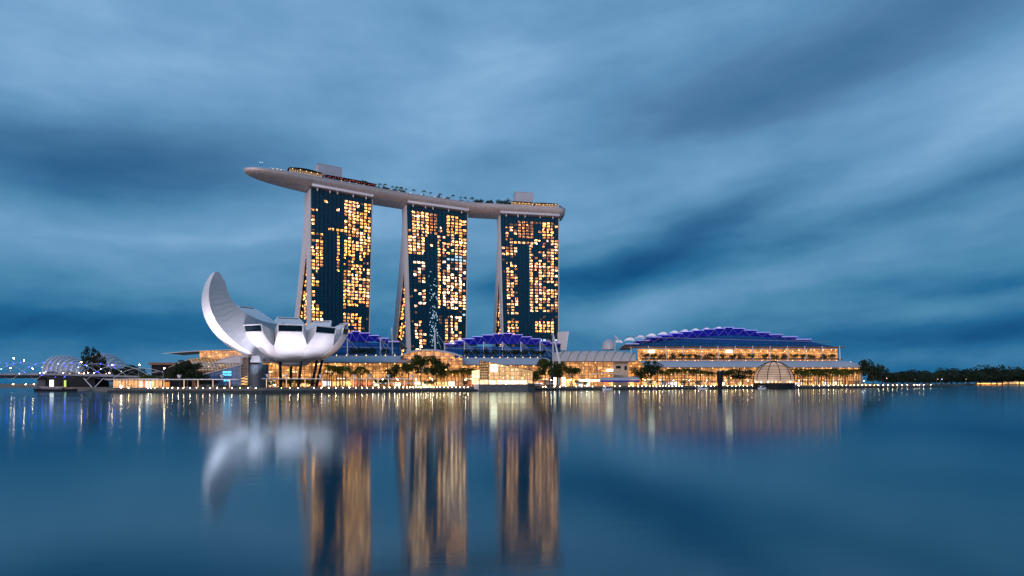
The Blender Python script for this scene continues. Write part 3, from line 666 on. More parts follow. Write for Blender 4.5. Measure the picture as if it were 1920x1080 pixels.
# ================================================================== shopping mall wings
SHOPM = [s_white, s_white, s_gold, s_gold, s_gold, s_pale, s_red]
def lerp_pts(pts, step):
    out = []
    for k in range(len(pts)-1):
        n = max(1, round((pts[k+1]-pts[k]).length/step))
        out += [pts[k].lerp(pts[k+1], j/n) for j in range(n)]
    return out + [pts[-1]]
def wing(name, label, ends, yt, yb, seed, colstep=9, dep=34, curve=(), shop_p=.8, roof='canopy', lights=True):
    """long mall wing: ends [(px, depth)], canopy rows yt/yb taken at the first end"""
    pts = [XY(px, Y) for px, Y in ends]; rr = random.Random(seed); zt, zb = ZZ(yt, ends[0][1]), ZZ(yb, ends[0][1]); zt1, zb1 = ZZ(yt, ends[-1][1]), ZZ(yb, ends[-1][1])
    ce = (pts[0]+pts[-1])/2; r_ = root(name, (ce.x, ce.y, GZ), label, 'shopping mall')
    d = (pts[-1]-pts[0]).normalized(); nb = Vector((-d.y, d.x, 0)); ln = (pts[-1]-pts[0]).length
    K = max(8, int(ln/6)); rows = []
    for k in range(K+1):
        t = k/K; p = pts[0]+(pts[-1]-pts[0])*t; a = zt+(zt1-zt)*t; b_ = zb+(zb1-zb)*t
        endk = 1.
        if curve:
            e0 = min(t/curve[0], 1) if curve[0] else 1; e1 = min((1-t)/curve[1], 1) if curve[1] else 1; endk = math.sqrt(max(1-(1-min(e0,e1))**2, .03))
        prof = [(-5.5*endk, 0), (-4.8*endk, .22), (-2.5, .5), (1, .78), (6, .95), (11, 1), (dep, .98)]
        rows.append([Vector((p.x+nb.x*o, p.y+nb.y*o, b_+(a-b_)*h*endk)) for o, h in prof])
    w = MB(); w.sheet(rows, .5); w.build('roof_canopy', roof, r_, smooth=False)
    w = MB()
    for k in range(K): w.bar(rows[k][0]+Vector((0,0,-.2)), rows[k+1][0]+Vector((0,0,-.2)), .35, .5)
    w.build('gutter', 'mid', r_)
    for k in range(1, K, max(1, K//11)):
        w = MB(); w.ball(rows[k][4]+Vector((0,0,.3)), .3, 6, 4); w.build('roof_lamp', 'l_deck', r_)
    zf = GZ+4.6
    w = MB(); w.wall(pts[0], pts[-1], zf, zb-.6, None, zb1-.6); w.build('upper_glazing', 'g_wall', r_)
    w = MB(); w.wall(pts[0]+nb*7, pts[-1]+nb*7, GZ, zf); w.build('shop_arcade', 'g_deep', r_)
    w = MB(); w.bar(pts[0]+nb*.5+Vector((0,0,zf)), pts[-1]+nb*.5+Vector((0,0,zf)), 2.4, .5); w.build('floor_slab', 'cream', r_)
    w = MB(); zm = zf+(zb-zf)*.48; w.bar(pts[0]-nb*.35+Vector((0,0,zm)), pts[-1]-nb*.35+Vector((0,0,zm+(zb1-zb)*.5)), .5, .35); w.build('transom', 'cream', r_)
    for sgn, e in ((0, pts[0]), (1, pts[-1])):
        w = MB(); q = (e, e+nb*dep) if sgn else (e+nb*dep, e); w.wall(q[0], q[1], GZ, (zb1 if sgn else zb)-.5); w.build('end_wall', 'cream', r_)
    w = MB(); w.wall(pts[-1]+nb*dep, pts[0]+nb*dep, GZ, zt-.5); w.build('rear_wall', 'cream', r_)
    n = int(ln/colstep)
    for k in range(n+1):
        p = pts[0].lerp(pts[-1], k/n) - nb*1.6; zz = zb+(zb1-zb)*k/n; w = MB(); w.tube([Vector((p.x,p.y,GZ)), Vector((p.x,p.y,zz+.3))], .28, 6); w.build('column', 'cream', r_)
    for k in range(int(ln/7)):                       # strip lights on two gallery levels
        for hz, pz in ((.46, .55), (.08, .4)):
            if rr.random() < pz:
                t = (k+.2)/(ln/7); t2 = (k+.8)/(ln/7); z0 = zf+(zb+(zb1-zb)*t-zf)*hz; w = MB(); w.bar(pts[0].lerp(pts[-1],t)-nb*.75+Vector((0,0,z0)), pts[0].lerp(pts[-1],t2)-nb*.75+Vector((0,0,z0)), .2, .42); w.build('strip_light', rr.choice([s_white, s_gold, s_gold]), r_)
    if lights:
        for k in range(n):
            p = pts[0].lerp(pts[-1], (k+.5)/n) - nb*1.2; zz = zb+(zb1-zb)*k/n; w = MB(); w.ball((p.x,p.y,zz-.75), .34, 6, 4); w.build('ceiling_lamp', 'l_deck', r_)
    s = 1.
    while s < ln-5:
        wd = 2+rr.random()*5
        if rr.random() < shop_p:
            a = pts[0]+d*s+nb*6.6; b_ = a+d*min(wd, ln-s-1); z0 = GZ+.3+rr.random()*.4; w = MB(); w.wall(a, b_, z0, GZ+2.6+rr.random()*1.6, th=.3); w.build('shop_window', rr.choice(SHOPM), r_)
        s += wd+.5+rr.random()*1.5
    return r_, pts, nb, d
WL = wing('shopping_mall', 'left mall wing behind the lotus museum, gold glazing under a pale curved canopy', [(492,352),(779,388)], 665.5, 679.5, 1, curve=(0,.10))
WM = wing('shopping_mall', 'middle mall wing behind the glass island pavilion, pale canopy over gold glazing', [(852,398),(1030,438)], 669.5, 684, 2, curve=(.12,0))
WR = wing('shopping_mall', 'longest mall wing at right with a straight pale canopy and gold arcade behind the dome', [(1196,478),(1614,566)], 675.3, 688.5, 3, curve=(0,.06), colstep=11)

# ------------------------------------------------------------------ blue lit stepped roofs
def steproof(name, label, Y0, Y1, px0, px1, steps, fbot, ybase, seed, wallpts=None, scoops=(), extra=None):
    """steps: (px0, px1, ytop); fbot(px): lower edge of the lit fascia; depth runs Y0..Y1 from px0 to px1"""
    Yd = lambda px: Y0+(Y1-Y0)*(px-px0)/(px1-px0)
    ce = XY((px0+px1)/2, (Y0+Y1)/2); r_ = root(name, (ce.x, ce.y, GZ), label, 'theatre')
    pt = lambda px, py, o=0: P(px, py, Yd(px)) + Vector((0, o, 0))
    w = MB(); wp = wallpts or [(px0, fbot(px0)), (px1, fbot(px1))]
    a, b_ = XY(px0, Yd(px0)), XY(px1, Yd(px1)); L_ = (b_-a).length
    W_ = wp
    for k in range(len(W_)-1):
        (qa, ya), (qb, yb) = W_[k], W_[k+1]; pa, pb = XY(qa, Yd(qa)+1.5), XY(qb, Yd(qb)+1.5)
        w.wall(pa, pb, ZZ(ybase, pa.y), ZZ(ya, pa.y), ZZ(ybase, pb.y), ZZ(yb, pb.y), th=1)
    w.build('glass_wall', 'bluewall', r_)
    for k, (q0, q1, yt) in enumerate(steps):
        f0, f1 = fbot(q0), fbot(q1)
        pa = [pt(q0,f0,.6), pt(q1,f1,.6), pt(q1,yt,-2.5), pt(q0,yt,-2.5)]; o = Vector((0,1,0))
        w = MB(); w.hexa([pa[0], pa[1], pa[1]+o, pa[0]+o, pa[3], pa[2], pa[2]+o, pa[3]+o]); fp_ = w.build('fascia', 'blueroof', r_)
        w = MB(); w.bar(pa[3]+Vector((0,-.1,.25)), pa[2]+Vector((0,-.1,.25)), .4, .36); w.build('edge_light', 'edge', fp_)
        w = MB(); n_ = max(1, round((q1-q0)/18))
        for j in range(n_):
            xa, xb = q0+(q1-q0)*j/n_, q0+(q1-q0)*(j+1)/n_; xm = (xa+xb)/2
            for e0, e1 in (((xa,yt,-2.9),(xm,fbot(xm),-.1)), ((xm,fbot(xm),-.1),(xb,yt,-2.9))): w.tube([pt(*e0), pt(*e1)], .1, 4)
        w.build('truss', 'tube', fp_)
        dz = Vector((0,0,-3)); rows = [[pa[3]+Vector((0,.5,0))+Vector((0,34*j/4,0))+dz*(j/4)**2, pa[2]+Vector((0,.5,0))+Vector((0,34*j/4,0))+dz*(j/4)**2] for j in range(5)]
        w = MB(); w.sheet(rows, .6); w.build('roof_panel', 'canopy', r_)
    for px, py, sz in scoops:
        sz *= .52; c = pt(px, py, 4); w = MB(); rows = [[c+Vector((sz*math.cos(math.pi*i/10), 8*j/4, sz*.62*math.sin(math.pi*i/10)*(1-.12*j))) for i in range(11)] for j in range(5)]
        w.sheet(rows, .25); w.face(rows[0]); w.build('roof_scoop', 'scoop', r_, smooth=False)
    # ledge floodlight bars that wash the fascia blue
    for q in (1,):
        ld = bpy.data.lights.new('roof_wash', 'AREA'); ld.shape = 'RECTANGLE'; ld.size = L_*.95; ld.size_y = .6; ld.energy = 13*L_; ld.color = (.05,.07,1)
        lo = bpy.data.objects.new('roof_wash', ld); COL.objects.link(lo); mid = XY((px0+px1)/2, Yd((px0+px1)/2)); zf = ZZ(fbot((px0+px1)/2), mid.y)
        lo.location = (mid.x, mid.y-7, zf-4); dv = Vector((mid.x, mid.y, zf+4))-Vector(lo.location); ang = math.atan2((b_-a).y, (b_-a).x)
        lo.rotation_euler = (R(180-42), 0, ang)
        w = MB(); e = (b_-a).normalized()*L_*.47; m0 = Vector((mid.x, mid.y-7.6, zf-5)); w.bar(m0-e, m0+e, .5, .5); w.build('light_trough', 'mid', r_)
    return r_, pt, Yd
mid_f = lambda px: 644.5 + 5*((px-943)/105)**2
steproof('blue_lit_theatre', 'middle theatre with violet stepped roof edge, mast row and trees before its blue wall', 470, 505, 833, 1051,
  [(835,856,645),(853,871,640),(868,890,636),(886,905,632),(904,926,629),(924,944,627),(943.5,962,625.8),(960,980,628.5),(978,997,632.5),(995.5,1014,636),(1012,1032,640.5),(1031,1051,643.8)], mid_f, 672, 1,
  scoops=[(847,643,5),(862,638.5,4.4)])
lef_f = lambda px: 639 + 4*abs((px-660)/85)**1.3
steproof('blue_lit_theatre', 'left theatre with violet stepped roof, partly hidden by the lotus museum', 425, 448, 618, 750,
  [(620,640,633),(636,652,628.5),(650,662,625.5),(660.5,677,622.5),(675.5,695,625.5),(694,712,630),(711,730,635),(729,750,641)], lef_f, 667, 2)
rig_f = lambda px: 627.6 + 18*abs((px-1376)/190)**1.35
RS = [(1172,1197,645.3),(1193,1217,638.8),(1213,1239,632.6),(1233,1259,628.8),(1253,1279,625.6),(1275,1298,622.6),(1296,1318,620.2),(1316,1339,618),(1337,1358,616.4),(1355,1374,614.6),(1372,1395,616.6),(1393,1418,620),(1416,1442,624),(1440,1466,627.6),(1464,1493,631.6),(1490,1519,636.6)]
RR = steproof('blue_lit_convention_hall', 'largest theatre at right, long low blue wall under a violet stepped roof arch', 520, 590, 1170, 1572, RS, rig_f, 651.5, 3,
  wallpts=[(1176,650.5),(1200,642)]+[(px, rig_f(px)) for px in (1230,1260,1300,1340,1376,1410,1450,1490)]+[(1519,640),(1545,646.5),(1571,651)],
  scoops=[(1162,641.5,6.5),(1183,637.5,7.8),(1203,633,7.2),(1224,629,6.8),(1246,625.8,6.4),(1267,623,6),(1287,620.6,5.6),(1307,618.4,5.2),(1328,616.6,4.6),(1351,614.7,4.6)])
r_, pt, Yd = RR
# gallery storey below the right blue wall
w = MB(); n_ = 16
for k in range(n_):
    q0, q1 = 1196+374*k/n_, 1196+374*(k+1)/n_; a, b_ = XY(q0, Yd(q0)-2), XY(q1, Yd(q1)-2); w.wall(a, b_, ZZ(676,a.y), ZZ(654,a.y), ZZ(676,b_.y), ZZ(654,b_.y))
w.build('gallery_glazing', 'g_wall', r_)
w = MB(); w.bar(pt(1176,652,-5), pt(1572,652,-5), 9, 1.1); w.build('eaves_beam', 'brown', r_)
w = MB(); w.bar(pt(1200,673.6,-8), pt(1570,673.6,-8), 2, 1.6); w.build('planter_ledge', 'brown', r_)
for k in range(24):
    q = 1206+362*k/24+rnd.random()*6; w = MB(); w.ball(pt(q, 656+rnd.random()*4, -4), .45, 6, 4); w.build('ceiling_lamp', 'l_deck', r_)
for q in (1219, 1364): 
    w = MB(); c = pt(q, 659.5, -4.5); w.box(c.x-3, c.x+3, c.y-.3, c.y, c.z-1.3, c.z+1.3); w.build('light_panel', 'screen', r_)
def mast(px, Y, ytop, ybot, label, grp, legs=0, cab=0, r0=.42, spread=28):
    a, b_ = P(px, ybot, Y), P(px+(-1 if legs == 0 else 0), ytop, Y); o = root('roof_mast', a, label, 'mast', grp)
    w = MB(); w.tube([a, b_], [r0, r0*.55], 6); w.build('pole', 'white' if not legs else 'canopy', o)
    if legs: w = MB(); w.tube([P(px+legs, ybot-18 if legs > 5 else ybot, Y), b_], [r0, r0*.55], 6); w.build('pole', 'white', o)
    for k in range(cab):
        w = MB(); q = P(px + (spread*(k+1)/cab if True else 0), ybot-1, Y+2); w.tube([b_, q], .085, 4); w.build('cable', 'white', o)
for px in (871.5,907.5,942.5,977.5,1013.5): mast(px, 452, 640.5, 668.5, 'white cable mast standing before the middle blue theatre wall', 'masts before the middle theatre', cab=3, r0=.55)
for px, yt in ((652,634),(714,634)): mast(px, 415, yt, 666, 'white cable mast standing before the left blue theatre wall', 'masts before the left theatre', cab=2, r0=.5)
mast(736, 400, 614, 665, 'thin tall white mast between the left and middle towers', 'tall thin mast', cab=2, spread=-26, r0=.4)
mast(816, 410, 616.5, 655, 'tall white mast with splayed cables in front of the middle hotel tower', None, cab=2, r0=.65, spread=22)
mast(834, 412, 640, 662, 'short white mast left of the middle theatre roof', None, r0=.4)
mast(1037, 425, 625.5, 700, 'big two legged white frame mast right of the middle theatre', None, legs=13, r0=.8) 
mast(1153.5, 480, 629, 660, 'white two legged mast above the ribbed hall roof', None, legs=8, r0=.7)
for k in range(13): mast(1184+32.6*k, 507+58*k/12, 648.5 if k else 650, 674, 'slim white mast on the terrace of the right theatre', 'masts along the right theatre terrace', cab=0, r0=.5)
# grey leaning slab right of the far tower
w = MB(); q = [P(1046,657,640), P(1061,657,640), P(1066,621,640), P(1046,622.5,640)]; o = Vector((0,8,0)); w.hexa([q[0],q[1],q[1]+o,q[0]+o,q[3],q[2],q[2]+o,q[3]+o])
g_ = root('grey_screen_wall', (q[0]+q[1])/2, 'plain mauve grey screen wall leaning out right of the far hotel tower', 'wall'); w.build('panel', 'slab_grey', g_)
w = MB(); w.bar(q[1]+Vector((0,-.3,0)), q[2]+Vector((0,-.3,0)), .8, .6); w.build('edge_trim', 'white', g_)

# ------------------------------------------------------------------ central entrance hall
def vault(name, label, px0, px1, Y, yb, yt, yg, cat='mall entrance', nrib=9, roofm='canopy', dep=24):
    pass
c0 = XY(812, 372); hall = root('mall_entrance_hall', (c0.x, c0.y, GZ), 'round fronted glass entrance hall with lens shaped roof in the centre of the mall', 'mall entrance')
prof = [(748,667.5),(757,662.5),(770,658),(783,655.3),(800,654.2),(818,655.2),(836,658),(852,661.5),(866,666.5)]
rows = [[P(px, py+1.4, 378)+Vector((0,0,0)), P(px, py, 378)+Vector((0,2,.1)), P(px, py, 378)+Vector((0,22,-.6))] for px, py in prof]
w = MB(); w.sheet(rows, .7); w.build('lens_roof', 'canopy', hall)
w = MB()
for k in range(len(prof)-1):
    (qa, ya), (qb, yb) = prof[k], prof[k+1]
    if qa < 756 or qb > 853: continue
    a, b_ = XY(qa, 384), XY(qb, 384); w.wall(a, b_, ZZ(674,384), ZZ(ya+2.2,384), None, ZZ(yb+2.2,384))
w.build('clerestory', 'g_deep', hall)
w = MB(); rows = []
for k in range(13):
    t = math.pi*(.08+.5*k/12); 
    rows.append(None)
# quarter barrel glass front
n1, n2 = 14, 10
ptsb = [[P(775+ (100)*i/n1, 0, 0) for i in range(n1+1)]]
w = MB()
def bar_pt(px, j):
    t = math.pi/2*j/n2; Y = 366 + 14*(1-math.cos(t)); z = GZ + (ZZ(671,378)-GZ)*math.sin(t)
    p = XY(px, Y); return Vector((p.x, p.y, z))
rows = [[bar_pt(775+92*i/n1, j) for i in range(n1+1)] for j in range(n2+1)]
for j in range(n2):
    for i in range(n1):
        w.face([rows[j][i], rows[j][i+1], rows[j+1][i+1], rows[j+1][i]], [(i*2.2,j*2),((i+1)*2.2,j*2),((i+1)*2.2,j*2+2),(i*2.2,j*2+2)])
w.build('barrel_glazing', 'g_wall', hall)
for i in range(0, n1+1, 2): w = MB(); w.tube([rows[j][i]+Vector((0,-.15,.1)) for j in range(n2+1)], .16, 5); w.build('rib', 'cream', hall)
for j in (0,):
    for k, (q0, q1) in enumerate(((778,790),(792,801),(803,812),(815,826),(829,838),(841,852))):
        a, b_ = XY(q0, 364.5), XY(q1, 364.5); w = MB(); w.wall(a, b_, GZ+.2, GZ+3.4, th=.3); w.build('shop_window', SHOPM[k % 5], hall)
w = MB(); w.bar(P(805,694.5,365.3)-Vector((5,0,0)), P(805,694.5,365.3)+Vector((5,0,0)), .3, 3.6); w.build('door_frame', 'cream', hall)

# ------------------------------------------------------------------ ribbed vault hall
Yh = 452; c0 = XY(1115, Yh); vh = root('ribbed_vault_hall', (c0.x, c0.y, GZ), 'mall hall with a ribbed curving vault roof right of the frame mast', 'mall entrance')
def vp(px, t):                                    # t 0 eave .. 1 crown
    base = 677.5; top = 658.2 + 6*max(0,(1095-px)/60)**2*.55 + 9*max(0,(px-1140)/70)**2
    Y = Yh-4 + 22*t; f_ = math.sin(math.pi/2*t)**.9; yb = base; 
    zb = ZZ(base, Yh-4); zt = ZZ(top, Yh+18); p = XY(px, Y); return Vector((p.x, p.y, zb+(zt-zb)*f_))
pxs = [1036+(1192-1036)*k/26 for k in range(27)]
w = MB(); w.sheet([[vp(px, t/6) for t in range(7)] for px in pxs], .4); w.build('vault_roof', mat('vault_membrane', (.62,.50,.46), .5, var=.08), vh)
for k in range(9):
    px = 1047+16.5*k; w = MB(); w.tube([vp(px+ 12*t/8, t/8)+Vector((0,-.2,.25)) for t in range(9)], .32, 5); w.build('rib', 'cream', vh)
w = MB()
for k in range(26): w.bar(vp(pxs[k],0)+Vector((0,-.3,-.3)), vp(pxs[k+1],0)+Vector((0,-.3,-.3)), .5, .8)
w.build('eaves_beam', 'brown', vh)
a, b_ = XY(1050, Yh), XY(1150, Yh)
w = MB(); w.wall(a, b_, GZ, ZZ(678.5,Yh)); w.build('front_glazing', 'g_wall', vh)
w = MB(); w.wall(XY(1150.5,Yh-1), XY(1178,Yh-1), GZ, ZZ(676,Yh)); w.build('stone_bay', 'cream', vh)
for q0, q1, y0, y1 in ((1155,1164,686,691),(1171,1175,686,694)):
    w = MB(); w.wall(XY(q0,Yh-1.3), XY(q1,Yh-1.3), ZZ(y1,Yh), ZZ(y0,Yh), th=.2); w.build('window', 'skylight', vh)
for k in range(12):
    p = XY(1052+8.6*k, Yh-1.5); w = MB(); w.tube([(p.x,p.y,GZ),(p.x,p.y,ZZ(679,Yh))], .25, 6); w.build('column', 'cream', vh)
w = MB(); w.tube([P(1116,683,Yh-1)+Vector((0,0,0)), P(1118,688,Yh-1), P(1120,696,Yh-1)], .5, 6); w.build('dark_fin', 'brown', vh)
w = MB(); w.wall(XY(1137,Yh-1.6), XY(1149,Yh-1.6), ZZ(696.5,Yh), ZZ(692,Yh), th=.3); w.build('light_panel', 'screen', vh)
for k, (q0, q1, mm) in enumerate(((1038,1043,s_white),(1053.5,1060,s_white),(1062,1070,s_gold),(1073,1080,s_gold),(1085,1092,s_pale),(1096,1106,s_white),(1134,1140,s_red),(1143,1149,s_gold),(1182,1189,s_gold))):
    w = MB(); w.wall(XY(q0,Yh-2), XY(q1,Yh-2), GZ+.2, ZZ(707.5 if k < 2 else 711,Yh), th=.3); w.build('shop_window', mm, vh)
# arched porch to its right
w = MB(); pr = root('arched_porch', XY(1190,462)+Vector((0,0,GZ)), 'gold lit arched porch between the ribbed hall and the long mall wing', 'porch')
arc = lambda t, Y, s: P(1189-19*s*math.cos(t), 692-17*s*math.sin(t), Y)
for Y in (456, 460, 464): w = MB(); w.tube([arc(math.pi*k/12, Y, 1) for k in range(13)], .4, 6); w.build('arch_rib', 'cream', pr)
w = MB(); w.sheet([[arc(math.pi*k/12, Y, .98) for k in range(13)] for Y in (457, 466, 475)], .3); w.build('arch_roof', 'canopy', pr)
w = MB(); w.wall(XY(1171,470), XY(1207,470), GZ, ZZ(693,470)); w.build('glazing', 'g_deep', pr)
w = MB(); w.face([arc(math.pi*k/12, 470, .95) for k in range(13)], [(arc(math.pi*k/12,470,.95).x, arc(math.pi*k/12,470,.95).z) for k in range(13)]); w.build('fanlight', 'g_wall', pr)
# small dome end and lobby above the hall
w = MB(); c = P(1142, 655.5, 500); w.lathe((c.x,c.y,c.z), [(6.3,0),(6.1,3),(5,6),(3,8.2),(.4,9)], 16)
tag(w.build('glass_rotunda', 'canopy'), 'small grey rounded roof end left of the white scoops', 'rotunda')
# event canopy and tent on the plaza
ec = root('event_canopy', XY(1137,436)+Vector((0,0,GZ)), 'flat pale lens canopy over the plaza below the ribbed hall', 'canopy')
w = MB(); w.sheet([[P(px, 702.5-3.6*math.sin(math.pi*(px-1106)/62)*.9, 432+8*j) for j in range(3)] for px in [1106+62*k/12 for k in range(13)]], .5); w.build('roof', 'canopy', ec)
for px in (1114,1127,1145,1160): p = XY(px,438); w = MB(); w.tube([(p.x,p.y,GZ),(p.x,p.y,ZZ(702,438))], .2, 6); w.build('column', 'cream', ec)
tn = root('event_tent', XY(1150,424)+Vector((0,0,GZ)), 'long low pale blue event tent standing on the promenade edge', 'tent')
def seg(px0, px1, y0, y1, m_, nm, Y=424, d=7):
    a, b_ = P(px0,y1,Y), P(px1,y0,Y); w = MB(); w.box(a.x, b_.x, Y, Y+d, a.z, b_.z); return w.build(nm, m_, tn)
seg(1126,1199,713,716.5,'blueroof','skirt',423.5)
w = MB(); w.sheet([[P(px, (712.8 if j in (0,4) else 709 if j in (1,3) else 707.8)-(1.6 if px > 1176 else 0), 424+2*j) for j in range(5)] for px in (1126,1145,1160,1176,1176.4,1199)], .3); w.build('roof', 'canopy', tn)
seg(1088,1124,711.5,715,s_white,'lit_bay'); seg(1127,1198,712.5,713.4,'cove','side_panel',423.7)
# ================================================================== glass island pavilion
gp = root('glass_pavilion', XY(940,368)+Vector((0,0,0)), 'faceted gold glass pavilion standing on a grey plinth in the water', 'pavilion')
w = MB(); q = [XY(897.5,352), XY(990,357), XY(1003,372), XY(899,372)]; w.hexa([Vector((p.x,p.y,-1)) for p in q]+[Vector((p.x,p.y,ZZ(720.5,356))) for p in q]); w.build('plinth', 'conc', gp)
w = MB(); q = [XY(889,353), XY(897.3,351.8), XY(898,368), XY(889,368)]; w.hexa([Vector((p.x,p.y,-1)) for p in q]+[Vector((p.x,p.y,ZZ(720.5,353))) for p in q]); w.build('plinth', 'canopy', gp)
def facet(a, b_, ytA, ytB, ybA, ybB, Ya, Yb, m_, nm, th=.4):
    pa, pb = XY(a,Ya), XY(b_,Yb); w = MB(); w.wall(pa, pb, ZZ(ybA,Ya), ZZ(ytA,Ya), ZZ(ybB,Yb), ZZ(ytB,Yb), th=th); return w.build(nm, m_, gp)
zt = 712.5
facet(899.5,916,676.6,679.2,zt,zt,362,354.5,'g_grid','upper_glazing'); facet(916,999,679.2,695.5,zt,zt,354.5,359,'g_pav','upper_glazing')  # left facet gets a dimmer glow to imitate its glancing angle
facet(899.5,916,zt,zt,720.4,720.4,362,354.5,'g_bright','lower_glazing'); facet(916,988,zt,zt,720.4,720.4,354.5,358,'g_bright','lower_glazing')
facet(885,899,695.5,693,720.4,720.4,359,361,'g_bright','side_glazing')
facet(999,990,695.5,697,zt,720.4,359,373,'g_pav','end_glazing')
w = MB(); q = [P(899.5,676.6,362), P(916,679.2,354.5), P(999,695.5,359), P(992,697,373), P(905,680,376)]; w.face(q); w.face([p+Vector((0,0,-.3)) for p in reversed(q)]); w.build('roof_glass', 'g_pav', gp)
w = MB()
for a, b_ in ((q[0],q[1]),(q[1],q[2])): w.bar(a+Vector((0,-.1,.1)), b_+Vector((0,-.1,.1)), .4, .4)
for px, Y, y0 in ((899.5,361.7,676.6),(916,354.2,679.2),(999,358.7,695.5)): w.bar(P(px,720.4,Y), P(px,y0,Y), .4, .4)
w.build('frame', 'brown', gp)
for k in range(7):
    t = (k+1)/8; px = 916+83*t; yt_ = 679.2+16.3*t; Y = 354.3+4.5*t; w = MB(); w.bar(P(px,720,Y), P(px,yt_,Y), .22, .3); w.build('mullion', 'brown', gp)
w = MB(); a = P(926,690.5,353.6); w.box(a.x-2, a.x+2, 353.4, 354.2, a.z-2.1, a.z+2.1); w.build('light_panel', 'screen', gp)
for q0, q1 in ((918,930),(934,941),(945,957),(960,972),(976,985)):
    w = MB(); w.wall(XY(q0,353.9+.05*(q0-916)), XY(q1,353.9+.05*(q1-916)), ZZ(720,354), ZZ(714,354), th=.2); w.build('shop_window', s_white, gp)
# footbridge to the pavilion
fb = root('gangway', XY(1005,366)+Vector((0,0,1)), 'short dark gangway between the glass pavilion and the quay', 'gangway')
w = MB(); w.bar(P(990,722,362), P(1016,723.5,388), 3, .5); w.build('deck', 'dark', fb)
for s in (-1,1): w = MB(); w.bar(P(990,719.5,362)+Vector((0,s*1.5,0)), P(1016,721,388)+Vector((0,s*1.5,0)), .1, .9); w.build('railing', 'mid', fb)

# ================================================================== dome on the water
Yd_ = 487; R_ = 35.4*Yd_/F; dc = XY(1450.5, Yd_+R_*.2); dz = 7.2
dm = root('glass_dome', (dc.x, dc.y, 0), 'louvred glass sphere glowing pinkish cream on a round dark base in the water', 'dome')
w = MB(); w.lathe((dc.x,dc.y,0), [(R_*1.0,-1),(R_*1.0,4.9),(R_*.9,5)], 40); w.build('base_drum', 'dark', dm)
th = lambda k, n, lo=-8, hi=90: R(lo+(hi-lo)*k/n)
w = MB(); rows = [[(dc.x+.965*R_*math.cos(th(k,14))*math.cos(2*math.pi*i/40), dc.y+.965*R_*math.cos(th(k,14))*math.sin(2*math.pi*i/40), dz+.965*R_*math.sin(th(k,14))) for i in range(40)] for k in range(15)]
w.grid(rows, close=True); w.build('glass_shell', emit('dome_glow', (1,.68,.50), .46, .25, .12), dm, smooth=True)
for k in range(10):
    a = 2*math.pi*(k+.35)/10; w = MB(); w.tube([(dc.x+R_*math.cos(th(j,16))*math.cos(a), dc.y+R_*math.cos(th(j,16))*math.sin(a), dz+R_*math.sin(th(j,16))) for j in range(17)], .3, 5); w.build('rib', 'dark', dm)
for k in range(9):
    e = R(6+5.6*k); rr_ = R_*math.cos(e); w = MB(); ring = [[(dc.x+(rr_+o)*math.cos(2*math.pi*i/40), dc.y+(rr_+o)*math.sin(2*math.pi*i/40), dz+R_*math.sin(e)+h) for i in range(41)] for o, h in ((.25,-.16),(.25,.16),(-.4,.16),(-.4,-.16),(.25,-.16))]
    w.grid(ring); w.build('louvre_ring', 'dark', dm)
w = MB(); w.lathe((dc.x,dc.y,dz+R_-.3), [(2.2,0),(2,.5),(.3,.9)], 16); w.build('crown_cap', 'dark', dm)
for k in range(16):
    a = math.pi+math.pi*(k+.5)/16; w = MB(); c = Vector((dc.x+R_*.99*math.cos(a), dc.y+R_*.99*math.sin(a), 5.4)); w.box(c.x-.7,c.x+.7,c.y-.2,c.y+.2,c.z-.3,c.z+1.2)
    if rnd.random() < .7: w.build('shop_window', rnd.choice([s_white,s_gold,s_red]), dm)

# ================================================================== dark pylon in the water
a = P(1350, 731.5, 395); w = MB()
w.lathe((a.x, 395, 0), [(1.45,-1),(1.5,4),(2.0,7),(2.1,12.4),(1.9,12.9)], 14); py_ = root('dark_pylon', (a.x,395,0), 'dark flared cylinder standing alone in the water left of the dome', 'pylon'); w.build('shaft', 'dark', py_)
w = MB(); w.lathe((a.x,395,12.9), [(1.6,0),(1.5,.35),(.2,.4)], 14); w.build('cap', 'mid', py_)

# ================================================================== left: bridges, conservatories
def arc_pts(f, n): return [f(k/n) for k in range(n+1)]
# road bridge
rb = root('road_bridge', XY(60,430)+Vector((0,0,8)), 'dark flat road bridge running behind the blue lit footbridge', 'bridge')
w = MB(); w.bar(P(-260,705.5,440), P(255,706.5,425), 14, 2.4); w.build('deck', 'dark', rb)
w = MB(); w.bar(P(-260,701.6,432.5), P(255,702.6,417.5), .3, 1.0); w.build('railing', 'mid', rb)
for px in (-90, 88): p = XY(px,432); w = MB(); w.box(p.x-3,p.x+3,p.y-5,p.y+5,-1,8.6); w.build('pier', 'conc', rb)
for k, px in enumerate((56,75,82,97,118,148,152,157,165,199,176,205,131)):
    c = P(px, 700.8-(k % 3)*.8, 431); w = MB(); w.ball(c, .32, 6, 4); w.build('deck_light', 'l_pink' if k % 3 else 'l_deck', rb)
# footbridge of twin helix tubes
hb = root('helix_footbridge', XY(100,375)+Vector((0,0,7)), 'curving steel footbridge wrapped in twin spirals dotted with blue lights', 'footbridge')
def hax(t): px = -130+430*t; return P(px, 695.5+5.5*max(0,t-.55)/.45, 372+14*math.sin(math.pi*t))
def hpt(t, ph, r): 
    c = hax(t); d = (hax(t+.002)-hax(t-.002)).normalized(); n_ = d.cross(Vector((0,0,1))).normalized(); rr_ = r*(1-.55*max(0,(t-.8)/.2)); a = ph; return c + n_*rr_*math.cos(a) + Vector((0,0,1))*rr_*math.sin(a)
for k in range(3): w = MB(); w.tube([hpt(t/160, 2*math.pi*(t/160*3.1+k/3), 5.4) for t in range(161)], .14, 5); w.build('spiral_tube', 'white', hb)
for k in range(3): w = MB(); w.tube([hpt(t/160, -2*math.pi*(t/160*3.1+k/3+.2), 4.6) for t in range(161)], .10, 5); w.build('spiral_tube', 'mid', hb)
w = MB()
